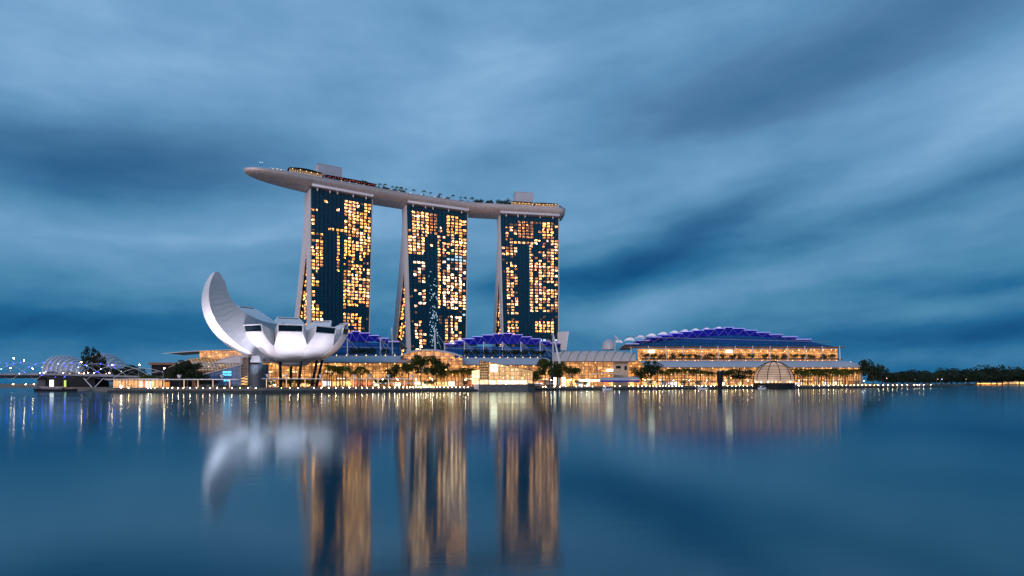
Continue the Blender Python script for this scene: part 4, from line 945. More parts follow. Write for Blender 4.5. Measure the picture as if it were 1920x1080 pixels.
for k in range(60): w.bar(hax(k/60)+Vector((0,0,-3.2)), hax((k+1)/60)+Vector((0,0,-3.2)), 6, .7)
w.build('walkway', 'dark', hb)
for s in (-2.8, 2.8):
    w = MB()
    for k in range(60): w.bar(hax(k/60)+Vector((0,s,-2.2)), hax((k+1)/60)+Vector((0,s,-2.2)), .08, 1.1)
    w.build('railing', 'mid', hb)
w = MB(); w.ball((0,0,0), .26, 6, 4); led = w.build('led', 'l_blue', hb, local=True); w = MB(); w.ball((0,0,0), .22, 6, 4); led2 = w.build('led', 'l_ice', hb, local=True)
k = 0
for j in range(3):
    for t in [q/34 for q in range(34)]:
        tt = t*.72+.10+.008*j; ph = 2*math.pi*(tt*3.1+j/3)
        if math.sin(ph) < -.75 or rnd.random() < .34: continue
        c = (led if (k % 5) else led2).copy(); COL.objects.link(c); c.parent = hb; c.location = hpt(tt, ph, 5.6) - wloc(hb); k += 1
for o in (led, led2): bpy.data.objects.remove(o)
b0 = P(175, 732, 372); w = MB(); w.lathe((b0.x,372,0), [(3.6,-1),(3.6,.9),(2.6,1.2)], 18); w.build('pier_base', 'conc', hb)
for px in (157, 194): w = MB(); w.tube([b0+Vector((0,0,1)), P(px,709,374)], [.3,.22], 6); w.build('strut', 'white', hb)
# abutment with signs
ab = root('bridge_abutment', XY(150,384)+Vector((0,0,0)), 'dark abutment block under the footbridge with a white sign panel', 'abutment')
w = MB(); a, b_ = XY(88,381), XY(178,384); w.wall(a, b_, -1, 8.5, th=16); w.build('wall', 'dark', ab)
w = MB(); w.wall(XY(178,386), XY(262,398), 5.8, 8.6, th=10); w.build('wall', 'dark', ab)
w = MB(); w.wall(XY(93,380), XY(100,380.2), ZZ(724.5,380), ZZ(712.5,380), th=.3); w.build('sign_panel', 'signw', ab)
w = MB(); w.wall(XY(120,380.5), XY(123.5,380.6), ZZ(727,380), ZZ(713,380), th=.3); w.build('sign_panel', 'lime', ab)
# conservatories
def conservatory(label, px0, px1, Y, pk, ypk, base, n):
    c = XY((px0+px1)/2, Y); r_ = root('ribbed_conservatory', (c.x,c.y,GZ), label, 'conservatory', 'white ribbed glasshouses behind the bridges')
    def sp(u, v):                                 # u along, v over (0 front foot .. 1 back foot)
        px = px0+(px1-px0)*u; k = (u/pk) if u < pk else (1-u)/(1-pk); h = (ZZ(ypk,Y)-ZZ(base,Y))*max(math.sin(math.pi/2*min(k,1)),.0)**.62
        p = XY(px, Y); wd = 24*max(k,0)**.5; a = math.pi*v; return Vector((p.x, p.y - wd*math.cos(a), ZZ(base,Y) + h*math.sin(a)**.8))
    w = MB(); w.grid([[sp(u/24, v/12) for v in range(13)] for u in range(25)]); w.build('glass_shell', 'canopy', r_, smooth=True)
    for k in range(n):
        u = (k+.6)/n; w = MB(); w.tube([sp(u, v/12)*1 + Vector((0,-.5,.5)) for v in range(13)], .42, 5); w.build('rib', 'white', r_)
    return r_
conservatory('rounded ribbed white glasshouse shell left of the dark tree', 97, 167, 560, .30, 667.5, 701, 12)
conservatory('sloping ribbed white glasshouse falling away right of the dark tree', 170, 236, 600, .36, 663.5, 698, 10)
ld = bpy.data.lights.new('glasshouse_wash', 'AREA'); ld.energy = 16000; ld.size = 30; ld.color = (.80,.78,1); lo = bpy.data.objects.new('glasshouse_wash', ld); COL.objects.link(lo)
lo.location = P(150, 712, 505); lo.rotation_euler = (P(160,680,575)-lo.location).to_track_quat('-Z','Y').to_euler()

# ================================================================== north end of the mall, left of the museum
nm = root('north_gallery', XY(410,392)+Vector((0,0,GZ)), 'gold lit mall end with thin wing roof and sloped lattice glass left of the museum', 'shopping mall')
prof = [(305,661.5),(330,659.3),(360,657.3),(395,655.6),(430,654.8),(470,655)]
w = MB(); w.sheet([[P(px,py+.8,396), P(px,py,396)+Vector((0,6,.3)), P(px,py,396)+Vector((0,26,0))] for px, py in prof], .45); w.build('wing_roof', 'canopy', nm)
a, b_ = XY(374,402), XY(470,402); w = MB(); w.wall(a, b_, ZZ(673,402), ZZ(658,402)); w.build('upper_glazing', 'g_deep', nm)
prof = [(316,687.5),(326,683.5),(338,678),(350,674.2),(362,671.8),(376,670.6)]
w = MB(); w.sheet([[P(px,py+.8,388), P(px,py,388)+Vector((0,5,.3)), P(px,py,388)+Vector((0,18,0))] for px, py in prof], .4); w.build('swept_roof', 'cream', nm)
w = MB(); n1, n2 = 20, 8
sp = lambda i, j: P(352+16*(1-j/n2)*.9+ (118-12*(1-j/n2))*i/n1, 672+23*(1-(j/n2)**.75)-0, 366+26*j/n2)
for i in range(n1):
    for j in range(n2): w.face([sp(i,j),sp(i+1,j),sp(i+1,j+1),sp(i,j+1)], [(i*2,j*2),(i*2+2,j*2),(i*2+2,j*2+2),(i*2,j*2+2)])
w.build('lattice_roof', 'g_grid', nm)
w = MB(); w.sheet([[P(px,py,364), P(px,py-0.5,364)+Vector((0,12,0))] for px, py in ((400,680.5),(415,673),(435,667),(470,664.5))], .4); w.build('canopy_roof', 'canopy', nm)
w = MB(); q=[P(400,680.5,364),P(470,680,364),P(470,664.8,364.4),P(435,667.3,364.4),P(415,673.3,364.4)]; w.face(q); w.build('canopy_front', 'canopy', nm)
w = MB(); w.wall(XY(360,400), XY(470,400), GZ, ZZ(672,400), th=14); w.build('wall', 'brown', nm)
gb = root('glass_wedge_building', XY(415,345)+Vector((0,0,GZ)), 'low blue glass wedge building with a cyan lit screen left of the museum', 'building')
w = MB(); a, b_ = XY(377,346), XY(452,340); w.wall(a, b_, GZ, ZZ(702,346), GZ, ZZ(683.5,340), th=12); w.build('glass_front', 'bluewall', gb)
w = MB(); w.sheet([[P(px,py,Y-1), P(px,py,Y-1)+Vector((0,14,0))] for px, py, Y in ((374,703,346),(400,696.5,344),(430,688.5,342),(455,682,340))], .5); w.build('sloped_roof', 'canopy', gb)
for k in range(4):
    for j in range(2):
        w = MB(); q0 = 417.5+4.2*k; w.wall(XY(q0,341), XY(q0+3.4,340.8), ZZ(704.5-5*j+(5 if j else 0)*0,341)-.0, ZZ(700.8-5*j,341), th=.2); w.build('screen', 'cyan', gb)
for q0 in (419, 425): w = MB(); w.wall(XY(q0,340.5), XY(q0+4.5,340.3), ZZ(715,340), ZZ(711.8,340), th=.2); w.build('screen', 'cyan', gb)
# lattice tower and brown block
lt = root('lattice_lift_tower', XY(461,330)+Vector((0,0,GZ)), 'dark open lattice lift tower lit amber at its foot left of the museum core', 'lift tower')
x0, x1 = XY(455,330).x, XY(468,330).x
for x in (x0, x1):
    for y in (328, 333): w = MB(); w.bar((x,y,GZ), (x,y,ZZ(668,330)), .35, .35); w.build('post', 'mid', lt)
for k in range(9): z = GZ+2+k*1.55; w = MB(); w.bar((x0,328,z),(x1,328,z), .25, .25); w.bar((x0,328,z),(x1,328,z+1.5), .18, .18); w.build('brace', 'led_strip' if k < 3 else 'mid', lt)
w = MB(); w.box(x0+.3,x1-.3,329,332.5,GZ,ZZ(670,330)); w.build('shaft', 'brown', lt)
bb = root('flat_roofed_block', XY(305,420)+Vector((0,0,GZ)), 'dark low block with a mauve flat roof edge behind the street lamps', 'building')
w = MB(); w.wall(XY(284,420), XY(352,420), GZ, ZZ(684.5,420), th=20); w.build('wall', 'dark', bb)
w = MB(); w.bar(P(281,682,419)+Vector((0,10,0)), P(354,682,419)+Vector((0,10,0)), 23, 1.7); w.build('roof', 'brown', bb)
# arcade of lit restaurants at far left end of the promenade
ar = root('lit_arcade', XY(250,330)+Vector((0,0,GZ)), 'orange lit colonnade of waterfront restaurants at the left end of the quay', 'arcade')
w = MB(); w.wall(XY(212,336), XY(304,332), GZ, ZZ(712.5,334), th=6); w.build('lit_wall', 'g_deep', ar)
w = MB(); w.bar(P(205,711.3,331), P(306,710.3,327), 7, .5); w.build('roof', 'canopy', ar)
for k in range(16): p = XY(214+5.9*k, 330-.03*k); w = MB(); w.tube([(p.x,p.y,GZ),(p.x,p.y,ZZ(712,330))], .2, 6); w.build('column', 'post', ar)  # columns share the self-glowing post material that stands for uplighting
for k in range(5): q0 = 262+5.4*k; w = MB(); w.wall(XY(q0,331.5), XY(q0+3.6,331.4), GZ+.3, GZ+3.6, th=.3); w.build('shop_window', [s_white,s_red,s_white,s_pale,s_gold][k], ar)
w = MB(); c = P(227,725,318); w.ball(c, .55, 8, 5); w.build('flood_lamp', 'l_white', ar)
# ================================================================== planting
def leaf_faces(mb, c, rad, n, size, rr, flat=1.):
    for _ in range(n):
        while True:
            v = Vector((rr.uniform(-1,1), rr.uniform(-1,1), rr.uniform(-1,1)))
            if v.length <= 1: break
        v = v*(.55+.45*rr.random()/max(v.length,.3)) if v.length < .55 else v
        p = c + Vector((v.x*rad[0], v.y*rad[1], v.z*rad[2]))
        a = Vector((rr.gauss(0,1), rr.gauss(0,1), rr.gauss(0,1)*flat)).normalized(); b_ = a.cross(Vector((rr.gauss(0,1), rr.gauss(0,1), rr.gauss(0,1)))).normalized()
        s = size*rr.uniform(.6,1.3); mb.face([p-a*s, p-b_*s*.55, p+a*s, p+b_*s*.55])
def make_tree(kind, seed, h=12., label='', leaf='leaf'):
    rr = random.Random(seed); r_ = root(kind, (0,0,0), label or 'tree', 'tree'); tr = MB(); cr_ = MB()
    wd = {'broad_tree': .42, 'tall_tree': .33, 'bushy_tree': .55}.get(kind, .4)*h; th_ = h*(.34 if kind != 'bushy_tree' else .2)
    top = Vector((rr.uniform(-.3,.3), rr.uniform(-.3,.3), h*.72)); fork = Vector((rr.uniform(-.2,.2), 0, th_))
    tr.tube([(0,0,-.3), fork*.5, fork, fork.lerp(top,.6), top], [.032*h,.026*h,.022*h,.012*h,.004*h], 7)
    n = {'broad_tree': 9, 'tall_tree': 10, 'bushy_tree': 8}[kind]
    for k in range(n):
        a = 2*math.pi*k/n + rr.uniform(-.4,.4); rad = wd*rr.uniform(.45,.85) if k else 0; z = h*(rr.uniform(.42,.9) if kind == 'tall_tree' else rr.uniform(.3,.8) if kind == 'bushy_tree' else rr.uniform(.48,.85))
        c = Vector((rad*math.cos(a), rad*math.sin(a), z)); s0 = fork.lerp(top, rr.uniform(0,.5))
        tr.tube([s0, s0.lerp(c,.5)+Vector((0,0,.02*h)), c], [.012*h,.008*h,.003*h], 5)
        sz = wd*rr.uniform(.38,.58); leaf_faces(cr_, c, (sz, sz, sz*rr.uniform(.7,.95)), 80, .032*h+.12, rr)
        for _ in range(3):
            q = c + Vector((rr.uniform(-1,1)*sz, rr.uniform(-1,1)*sz, rr.uniform(-.3,.8)*sz)); leaf_faces(cr_, q, (sz*.45,sz*.45,sz*.3), 22, .028*h+.1, rr)
    tr.build('trunk', 'bark', r_, local=True); cr_.build('crown', leaf, r_, local=True); return r_
def make_palm(seed, h=9., fr=17, name='palm_tree'):
    rr = random.Random(seed); r_ = root(name, (0,0,0), 'palm', 'palm tree'); tr = MB(); cr_ = MB()
    bend = rr.uniform(-.5,.5); pts = [Vector((bend*(k/6)**2, 0, h*k/6)) for k in range(7)]; tr.tube(pts, [.24,.2,.17,.16,.15,.15,.12], 7); tp = pts[-1]
    for k in range(fr):
        a = 2*math.pi*k/fr + rr.uniform(-.25,.25); up = rr.uniform(-.1,1.5); ln = rr.uniform(2.7,3.7); d = Vector((math.cos(a), math.sin(a), 0)); sd = Vector((-d.y, d.x, 0)); sp = []
        for j in range(8): t = j/7; sp.append(tp + d*(ln*t*(1-.15*t)) + Vector((0,0,up*ln*.42*t - 3.0*t*t*(1.1-.3*up))))
        for j in range(7):
            t = (j+.5)/7; wv = .62*math.sin(math.pi*min(t+.12,1))**.7
            for s in (1,-1):
                q = sd*s*wv + Vector((0,0,-.42*wv)) + d*.3
                for e0, e1 in ((0,.42),(.5,.92)): a0, a1 = sp[j].lerp(sp[j+1],e0), sp[j].lerp(sp[j+1],e1); cr_.face([a0, a1, a1+q, a0+q])
    tr.build('trunk', 'bark', r_, local=True); cr_.build('crown', 'palm', r_, local=True); return r_
PROT = []
def proto(o): PROT.append(o); return o
BT = [proto(make_tree('broad_tree', s)) for s in (1,2)]; TT = [proto(make_tree('tall_tree', s, 13)) for s in (3,4)]; BU = [proto(make_tree('bushy_tree', s, 6)) for s in (5,6)]
DT = [proto(make_tree('broad_tree', s, leaf='leaf_d')) for s in (11,12,13)]; DB = [proto(make_tree('bushy_tree', s, 6, leaf='leaf_d')) for s in (14,15)]
PA = [proto(make_palm(s, h)) for s, h in ((21,9),(22,8),(23,7.4))]
def plant(pr, px, Y, h, base_h, label, group=None, z=GZ, wide=1.):
    p = XY(px, Y); p.z = z; s = h/base_h; return dup(pr, p, rnd.uniform(0,6.28), (s*wide, s*wide, s), label, group)
# named trees in front of the centre
for px, Y, ytop, wide, pr, bh, lb in [
 (739,345,681,.8,BT[0],12,'round dark tree in front of the left mall wing, leftmost of the promenade trees'),
 (766,350,679,.75,BT[1],12,'broad dark tree just left of the tallest promenade tree'),
 (789,352,662,.7,TT[0],13,'tallest promenade tree, in front of the round glass entrance hall'),
 (818,355,660,.62,TT[1],13,'two tiered tree right of the tallest promenade tree at the entrance hall'),
 (833,358,678,.6,BT[0],12,'shorter leaning tree at the right edge of the round entrance hall'),
 (1022,392,670,.7,TT[0],13,'tall tree left of the white frame mast'),
 (1045,400,672,.78,TT[1],13,'tall dark tree right of the white frame mast foot'),
 (1073,405,687,.95,BT[1],12,'low spreading tree in front of the ribbed vault hall'),
 (1001,388,690,1.2,BT[0],12,'low dark tree beside the end wall of the glass pavilion'),
 (1221,432,676,1.05,DT[0],12,'dense dark tree in front of the left end of the long mall wing'),
 (1202,430,689,1.1,BT[0],12,'low spreading tree beside the arched porch'),
 (1366,462,692,1.3,BT[1],12,'broad dark tree between the dark pylon and the glass dome'),
 (1392,466,691,1.3,DT[1],12,'broad dark tree touching the left side of the glass dome'),
 (1637,560,669,.85,DB[0],6,'big dark round tree at the right end of the long mall wing'),
 (1654,575,688,1.1,DB[1],6,'lower dark tree right of the big round tree'),
 (177,452,642,.38,DB[0],6,'tall dark tree rising between the two ribbed glasshouses'),
 (338,352,681,1.05,DT[0],12,'dark tree beside the lamp post under the swept roof'),
 (352,350,677,1.0,DT[1],12,'tallest dark tree below the swept roof left of the lattice glass'),
 (368,345,690,1.1,DT[2],12,'dark tree in front of the lattice glass roof'),
 (384,340,699,1.3,DB[0],6,'low dark shrub tree beside the glass wedge building'),
 (290,348,699,1.5,BU[0],6,'yellow lit shrub tree under the first promenade street lamp'),
 (232,400,685,1.2,DT[2],12,'dark tree at the landing of the blue lit footbridge'),
 (250,410,684,1.2,DT[0],12,'dark tree behind the footbridge landing, beside the flat roofed block')]:
    plant(pr, px, Y, ZZ(ytop,Y)-GZ, bh, lb, 'named trees along the promenade', wide=wide)
# palms
def prow(pxs, Yf, yt, lb, grp):
    for k, px in enumerate(pxs):
        Y = Yf(px)+rnd.uniform(-3,3); h = ZZ(yt,Y)-GZ+rnd.uniform(-1.5,1.1); plant(PA[k % 3], px+rnd.uniform(-1,1), Y, h, (9,8,7.4)[k % 3]+1.0, lb, grp)
prow([617,622,637,643,649,675,679], lambda q: 322, 682, 'tall palm before the gold left mall wing, right of the museum columns', 'palms right of the museum')
prow([612,630,664,670,688], lambda q: 326, 693, 'shorter palm behind the pergola before the left mall wing', 'shorter palms right of the museum')
prow([838+5.3*k for k in range(11)], lambda q: 366, 689, 'palm in the close row left of the glass pavilion', 'palm row left of the pavilion')
prow([1234+7.2*k for k in range(15)], lambda q: 440+.09*(q-1234), 690.5, 'palm in the long row between the dense dark tree and the dark pylon', 'palm row left of the pylon')
prow([1490+5.0*k for k in range(25)], lambda q: 520+.35*(q-1490), 690, 'palm in the long row right of the glass dome', 'palm row right of the dome')
prow([1494+11*k for k in range(10)], lambda q: 510+.35*(q-1490), 696, 'shorter palm standing before the row right of the glass dome', 'front palms right of the dome')
for k, (px, Y, yt) in enumerate(((104,500,694),(122,505,696),(140,500,697),(158,502,695),(196,505,690),(212,500,689),(226,498,688),(240,500,690))):
    plant(DB[k % 2], px, Y, ZZ(yt,Y)-GZ-3, 6, 'low dark tree in front of the ribbed white glasshouses', 'low trees before the glasshouses', z=GZ+3, wide=1.1)
for k, px in enumerate((498,510,536,552,574,586,712,722,800,812,858,870,1086,1098,1216,1246,1282,1310,1420,1480)):
    Y = shore(px, 30).y; plant(BU[k % 2], px, Y, 4.2+rnd.random()*1.6, 6, 'small lit bush tree on the promenade '+('under the museum' if px < 600 else 'before the left mall wing' if px < 790 else 'beside the round entrance hall' if px < 880 else 'before the ribbed hall' if px < 1110 else 'left of the dome' if px < 1425 else 'right of the dome'), 'small promenade bush trees')
# terrace trees on the roofs
for px in (661,671,684,697,722): plant(DB[px % 2], px, 408, 5.5, 6, 'dark clipped tree on the roof terrace before the left blue theatre wall', 'terrace trees before the left theatre', z=ZZ(666,408), wide=.95)
for px in (876,893,911,927,946,962,968,983,1001,1016): plant(DB[px % 2], px, 446, 5.8, 6, 'dark clipped tree on the roof terrace before the middle blue theatre wall', 'terrace trees before the middle theatre', z=ZZ(668,446), wide=1.)
for k, px in enumerate((1210,1226,1241,1262,1278,1292,1307,1326,1338,1355,1374,1389,1409,1435,1452,1470,1489,1505,1521,1545,1560)):
    Y = 505+58*(px-1184)/392; plant((BU+DB)[k % 4], px, Y, 6.2, 6, 'small terrace tree before the lit gallery under the right blue wall', 'terrace trees before the lit gallery', z=ZZ(675,Y), wide=.9)
# rooftop plants on the deck
for k, px in enumerate((680,712,722,736,745,753,762,776,795,808,826,850,864,872,886)):
    s = s_of(px, 2.5); p = onDeck(s, 3.2); dup(PA[k % 3], p, rnd.uniform(0,6), .62+.12*(k % 3), 'small palm on the rooftop deck between the two grey plant blocks', 'palms on the rooftop deck')
for px, sc_ in ((685,.95),(724,.8),(728,.7),(893,.85),(901,.95),(918,1.0),(937,1.05),(942,.9),(951,1.15),(1052,.6)):
    s = s_of(px, 2.5); dup(DB[px % 2], onDeck(s, 3.4), rnd.uniform(0,6), sc_, 'dark bushy tree on the rooftop deck', 'bushy trees on the rooftop deck')
rd = random.Random(31)
for k in range(34):
    px = rd.uniform(706, 956); s = s_of(px, 2.5); dup(DB[k % 2], onDeck(s, 3.0+rd.random()*3), rd.uniform(0,6), rd.uniform(.35,.7), 'low clipped bush in the planting along the rooftop deck', 'low bushes on the rooftop deck')
# far tree belt at right
for k in range(30):
    px = 1664+9.2*k+rnd.uniform(-3,3); Y = 800+12*k+rnd.uniform(-40,60) if px < 1770 else 1360+rnd.uniform(0,90); yt = 693+3*math.sin(k*.9)+rnd.uniform(-3,2) - (2 if px > 1820 else 0)
    plant(DB[k % 2], px, Y, ZZ(yt+(3 if px < 1760 else 0),Y)-GZ, 6, 'dark tree in the belt on the far right shore', 'far right tree belt', wide=1.25)
for k in range(26):
    px = 1670+10.5*k; Y = 1250+rnd.uniform(0,100) if px > 1790 else 950+rnd.uniform(0,120); plant(DB[(k+1) % 2], px, Y, ZZ(700+rnd.uniform(-3,3),Y)-GZ, 6, 'lower dark tree in front of the far right tree belt', 'lower trees of the far right belt', wide=1.5)
# hedges
w = MB()
rr = random.Random(9)
for k in range(330):
    px = rr.choice((rr.uniform(380,492), rr.uniform(482,700), rr.uniform(700,880), rr.uniform(1000,1080), rr.uniform(1200,1340), rr.uniform(1490,1660))); p = shore(px, 17+rr.uniform(0,8)); z = rr.uniform(.9,2.4)
    leaf_faces(w, Vector((p.x,p.y,GZ+z*.45)), (1.9,1.3,z*.55), 14, .34, rr)
o = w.build('hedge_planting', 'leaf'); o['kind'] = 'stuff'
for o in PROT:
    for c in list(o.children) + [o]: bpy.data.objects.remove(c)

# ================================================================== lamps, pergolas, street furniture
def protolamp(lm):
    r_ = root('bollard_lamp', (0,0,0), 'lamp', 'lamp'); w = MB(); w.tube([(0,0,0),(0,0,1.0)], .09, 6); w.build('post', 'mid', r_, local=True)
    w = MB(); w.ball((0,0,1.25), .16, 8, 5); w.build('globe', lm, r_, local=True); return r_
LP = [protolamp(x) for x in ('l_warm', 'l_white', 'l_pink', 'l_green')]
xs = [242,279,285,292,307.5,316,325,336,346,358,370,382,395,409,422,436,451,465.6,480,525,540,555,584,598.5,612.5,626,639.5,652.5,664.5,677,687,699,709,719,728,737,745,752,759,765,770,775,780,785,790,794,798,803,808.5,815,821.6,829,837,844.6,852.5,860.5,869,877.5,
 1016.7,1021.7,1038,1048,1059,1079.6,1090,1100,1110,1130,1149,1158,1176,1184,1193,1201,1208,1215.6,1223,1229,1236,1242,1248,1254,1260,1266,1272,1277,1282,1301,1307,1314,1321,1330,1337,1362,1371,1378.5,1386,1393,1401,1410,1488,1497,1524,1534.5,1543,1552,1561,1570,1578,1586,1594,1601,1608,1615,1621,1629,1636,1644,1653,1662,1671,1680.5,1690.6,1701,1712,1717,1721,1728,1741]
def lampzone(px):
    for lim, t in ((480,'left of the museum core'),(640,'in front of the lotus museum'),(790,'before the left mall wing'),(885,'before the round entrance hall'),(1110,'between the glass pavilion and the ribbed hall'),(1300,'before the event tent and palm row'),(1420,'around the dark pylon, left of the dome'),(1640,'on the quay right of the glass dome')):
        if px < lim: return t
    return 'along the thin pier at the far right'
for k, px in enumerate(xs):
    p = shore(px, 1.2); p.z = 1.25; t = lampzone(px); j = 2 if px in (307.5,382,709) else 3 if px in (292,451,525) else (k*7) % 2
    lb = {2:'pinkish ',3:'lime tinted '}.get(j, '')+'globe lamp on the quay edge '+t
    dup(LP[j], p, 0, 1.0 + .0009*(p.y-290), lb, 'globe lamps on the quay edge')
for o in LP:
    for c in list(o.children) + [o]: bpy.data.objects.remove(c)
def pergola(label, px0, px1, posts, yr, back, scoops=()):
    pts = [shore(px0+(px1-px0)*k/10, back) for k in range(11)]; zr = ZZ(yr, pts[0].y); c = pts[5]
    r_ = root('pergola', (c.x,c.y,GZ), label, 'pergola', 'thin roofed pergolas along the promenade'); w = MB()
    w.sheet([[p+Vector((0,-1.6,zr)) for p in pts], [p+Vector((0,1.8,zr+.15)) for p in pts]], .35); w.build('roof', 'white', r_)
    for px in posts:
        p = shore(px, back); w = MB(); w.tube([(p.x,p.y,GZ),(p.x,p.y,zr-.3)], .22, 6); w.build('post', 'post', r_)  # posts glow in their material in place of uplights
    for px in scoops:
        p = shore(px, back); s_ = root('roof_spinner', (p.x,p.y,zr+.1), 'white scoop shaped fan standing on a pergola roof, ' + ('left of' if px < 480 else 'in front of' if px < 610 else 'right of') + ' the museum', 'fan', 'white fans on the pergola roofs')
        w = MB(); w.tube([(p.x,p.y,zr),(p.x,p.y,zr+.7)], .1, 5); w.build('stem', 'white', s_)
        w = MB(); w.sheet([[(p.x+(.25+.75*j/4)*math.cos(2*math.pi*i/12), p.y+(.25+.75*j/4)*math.sin(2*math.pi*i/12), zr+.7+1.5*(j/4)**2) for i in range(12)]+[(p.x+.25+.75*j/4, p.y, zr+.7+1.5*(j/4)**2)] for j in range(5)], .1); w.build('scoop', 'white', s_)
pergola('long curved white pergola left of the museum core', 268, 449, (290,296,309,347,373,401,432), 711, 9, (338,418))
pergola('short straight white pergola in front of the museum columns', 493, 604, (499,534,568,600), 709.5, 9, (501,534,597))
pergola('white pergola between the museum palms and the left mall trees', 650, 772, (660,686,708,726,754), 709.5, 9, (662,692,726,768))
def street(label, px, Y, ytop, ybot=None, lm='l_street', grp=None, s=1.):
    a = P(px, ybot or 727, Y); b_ = P(px, ytop, Y); o = root('street_lamp', a, label, 'street lamp', grp); w = MB(); w.tube([a, b_], [.16*s,.1*s], 6); w.build('pole', 'mid', o)
    w = MB(); w.tube([b_, b_+Vector((.5*s,-.4,.25)), b_+Vector((1.0*s,-.7,.2))], .07*s, 5); w.build('arm', 'mid', o)
    w = MB(); w.ball(b_+Vector((1.0*s,-.7,0)), .38*s, 8, 5, .6); w.build('lamp_head', lm, o)
for k, (px, yt, t) in enumerate(((25,672,'tallest street lamp on the road bridge, leftmost of all'),(44,676,'second street lamp from the left on the road bridge'),(19,690,'low distant street lamp at the left edge behind the bridges'),(60,691,'low street lamp behind the left spirals of the footbridge'),(151,679,'street lamp on the road bridge in front of the rounded glasshouse'),(209,684,'street lamp on the road bridge at the sloping glasshouse foot'))): street(t, px, 428 if yt < 689 else 470, yt, 702)
street('street lamp beside the sloping footbridge end', 260, 352, 684); street('street lamp under the mauve flat roof at the promenade', 306, 330, 690.5)
for k, (px, yt) in enumerate(((1695,708),(1714,712),(1733,714),(1756,711),(1764,711),(1778,709),(1810,711),(1828,711))): street('small dim street lamp below the far right tree belt', px, 900 if px < 1770 else 1250, yt, 719, 'l_ice' if k % 3 else 'l_deck', 'far right street lamps', s=1.3)
street('lone lamp high among the far right trees', 1740, 930, 704.5, 719, 'l_warm', s=1.2)
street('brighter lamp on the pier root right of the palms', 1661, 600, 709, 724, 'l_pink')
# clutter along the promenade
for k, (a, b_, t) in enumerate(((774,852,'below the round entrance hall'),(1262,1342,'left of the dark pylon'),(1356,1412,'left of the dome'),(1494,1644,'right of the dome'))):
    pts = [shore(a+(b_-a)*j/12, 12) for j in range(13)]; o = root('lit_step', (pts[6].x,pts[6].y,GZ), 'long low promenade step edged with a gold light strip, '+t, 'step', 'lit steps on the promenade')
    w = MB()
    for j in range(12): w.bar(pts[j]+Vector((0,0,GZ+.5)), pts[j+1]+Vector((0,0,GZ+.5)), 1.2, 1.0)
    w.build('step', 'conc', o); w = MB()
    for j in range(12): w.bar(pts[j]+Vector((0,-.7,GZ+.85)), pts[j+1]+Vector((0,-.7,GZ+.85)), .1, .28)
    w.build('light_strip', 'led_strip', o)
ur = root('cafe_umbrella', (0,0,0), 'u', 'umbrella'); w = MB(); w.tube([(0,0,0),(0,0,2.3)], .06, 5); w.build('pole', 'mid', ur, local=True); w = MB(); w.lathe((0,0,2.1), [(1.5,0),(1.0,.35),(.06,.75)], 10); w.build('canopy', 'white', ur, local=True)
for k, px in enumerate([702+9.5*j for j in range(8)]+[1026,1034,1054,1066,1082]+[1212+11*j for j in range(12)]+[1372,1384,1398]+[1500+12*j for j in range(11)]):
    p = shore(px, 21+(k % 3)*2.5); p.z = GZ; t = 'before the left mall wing' if px < 790 else 'between the pavilion and the ribbed hall' if px < 1100 else 'left of the dome' if px < 1420 else 'right of the dome'
    dup(ur, p, 0, rnd.uniform(.9,1.25), 'white cafe umbrella on the promenade '+t, 'cafe umbrellas on the promenade')
for c in list(ur.children)+[ur]: bpy.data.objects.remove(c)
pl_ = root('lamp_post', (0,0,0), 'p', 'lamp'); w = MB(); w.tube([(0,0,0),(0,0,4.6)], .1, 5); w.build('post', 'mid', pl_, local=True); w = MB(); w.ball((0,0,4.8), .24, 8, 5); w.build('lamp_head', 'l_white', pl_, local=True)
for k, px in enumerate((716,742,776,806,846,872,1032,1068,1092,1122,1206,1236,1262,1290,1322,1358,1402,1498,1528,1556,1588,1618,1646)):
    p = shore(px, 26); p.z = GZ; t = 'before the left mall wing' if px < 790 else 'beside the round entrance hall' if px < 880 else 'before the ribbed hall' if px < 1130 else 'left of the dome' if px < 1420 else 'right of the dome'
    dup(pl_, p, 0, 1, 'tall white globe lamp post on the promenade '+t, 'tall promenade lamp posts')
for c in list(pl_.children)+[pl_]: bpy.data.objects.remove(c)
w = MB(); pts = [shore(250+1480*j/120, 1.0) for j in range(121)]
rl = root('quay_railing', (pts[60].x,pts[60].y,1.25), 'thin dark railing along the whole quay edge', 'railing')
for z in (1.75, 2.2):
    w = MB()
    for j in range(120): w.bar(pts[j]+Vector((0,0,z)), pts[j+1]+Vector((0,0,z)), .06, .06)
    w.build('rail', 'mid', rl)
# far right waterfront kiosks
for k, px in enumerate((1836,1845.5,1855,1866,1876)):
    p = XY(px, 1335); o = root('waterfront_kiosk', (p.x,p.y,GZ), 'small orange lit kiosk on the far right shore, ' + ('first','second','third','fourth','fifth')[k] + ' from the left of five', 'kiosk', 'orange lit kiosks on the far shore'); w = MB(); w.box(p.x-4.6,p.x+4.6,1331,1336,GZ,GZ+2.4); w.build('counter', 'w_amber', o)
    w = MB(); w.box(p.x-5,p.x+5,1329,1337,GZ+2.45,GZ+3.6); w.build('roof', 'mid', o)
p = XY(1900,1330); o = root('white_lit_hall', (p.x,p.y,GZ), 'long low white lit hall at the right edge of the far shore', 'building'); w = MB(); w.box(p.x-16,p.x+8,1330,1342,GZ,GZ+6); w.build('lit_wall', 'g_bright', o); w = MB(); w.box(p.x-18,p.x+30,1328,1344,GZ+6.1,GZ+7.2); w.build('roof', 'white', o); w = MB(); w.box(p.x+9,p.x+30,1330,1342,GZ,GZ+5); w.build('lit_bay', s_gold, o)
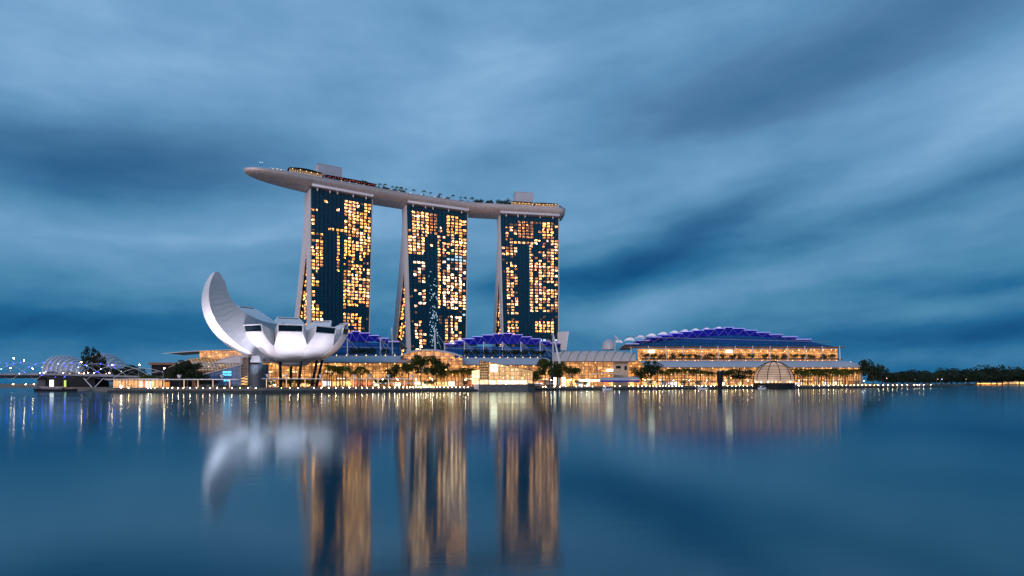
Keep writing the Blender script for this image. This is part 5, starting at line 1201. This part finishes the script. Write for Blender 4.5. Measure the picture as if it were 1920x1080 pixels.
# pier at far right
w = MB(); w.bar(P(1700,724.5,700), P(1790,723.4,812), 8, 1.0); r_ = root('thin_pier', P(1745,724,755), 'long thin grey pier reaching right over open water', 'pier'); w.build('deck', 'conc', r_)
for k in range(7): p = P(1708+12*k, 725, 706+15*k); w = MB(); w.tube([(p.x,p.y,-1),(p.x,p.y,4)], .5, 6); w.build('pile', 'dark', r_)
# boats
def boat(label, px, Y, ln, m_='white', lamps=1, roof=True):
    p = XY(px, Y); o = root('bumboat', (p.x,p.y,0), label, 'boat'); w = MB(); h = ln/2
    w.grid([[(p.x+h*x, p.y+sy*1.5*b_, z) for sy, z, b_ in ((-1,1.25,1),(-1,.1,.75),(1,.1,.75),(1,1.25,1))] for x, b in ((-1,.6),(-.6,1),(0,1),(.6,.8),(1,.1)) for b_ in (b,)] if False else [[(p.x+h*x, p.y-1.5*b, 1.25+.35*abs(x)**3), (p.x+h*x*.96, p.y-1.1*b, .02), (p.x+h*x*.96, p.y+1.1*b, .02), (p.x+h*x, p.y+1.5*b, 1.25+.35*abs(x)**3)] for x, b in ((-1,.55),(-.6,1),(0,1),(.6,.85),(1,.08))]); w.build('hull', m_, o)
    w = MB(); w.face([(p.x+h*x, p.y+1.45*b*s, 1.1) for s, seq in ((-1,((-1,.55),(-.6,1),(0,1),(.6,.85),(1,.08))),(1,((1,.08),(.6,.85),(0,1),(-.6,1),(-1,.55)))) for x, b in seq]); w.build('deck', 'mid', o)
    if roof:
        w = MB(); w.box(p.x-h*.6,p.x+h*.35,p.y-1.1,p.y+1.1,1.1,2.3); w.build('cabin', 'bluewall', o); w = MB(); w.box(p.x-h*.68,p.x+h*.42,p.y-1.4,p.y+1.4,2.5,2.7); w.build('roof', 'white', o)
    for k in range(lamps): w = MB(); w.ball((p.x-h*.5+k*ln/max(lamps,1)*.8, p.y-1.5, 2.0), .16, 6, 4); w.build('lamp', 'l_red' if lamps > 2 else 'l_ice', o)
boat('small white boat moored at the quay under the event canopy', 1139, 402, 7)
boat('white boat moored left of the dark pylon', 1318, 440, 8)
boat('white boat moored against the dark drum of the glass dome', 1429, 462, 6.5)
boat('long dark boat with red lamps before the bridge abutment', 105, 350, 26, 'dark', 5)
# far bank seen under the bridges
w = MB(); w.box(-1150,-430,890,960,-1,3.2); fbk = w.build('far_bank', 'ground', loc=(0,0,0)); fbk['kind'] = 'structure'
for k, (px, st) in enumerate(((14,'l_pink'),(23,'l_warm'),(31,'l_pink'),(47,'l_white'),(74,'l_white'),(62,'l_pink'),(5,'l_warm'))): street('bright lamp on the far bank seen under the road bridge', px, 885, 720.5 if k % 2 else 722.5, 726, st, 'far bank lamps', s=1.9)
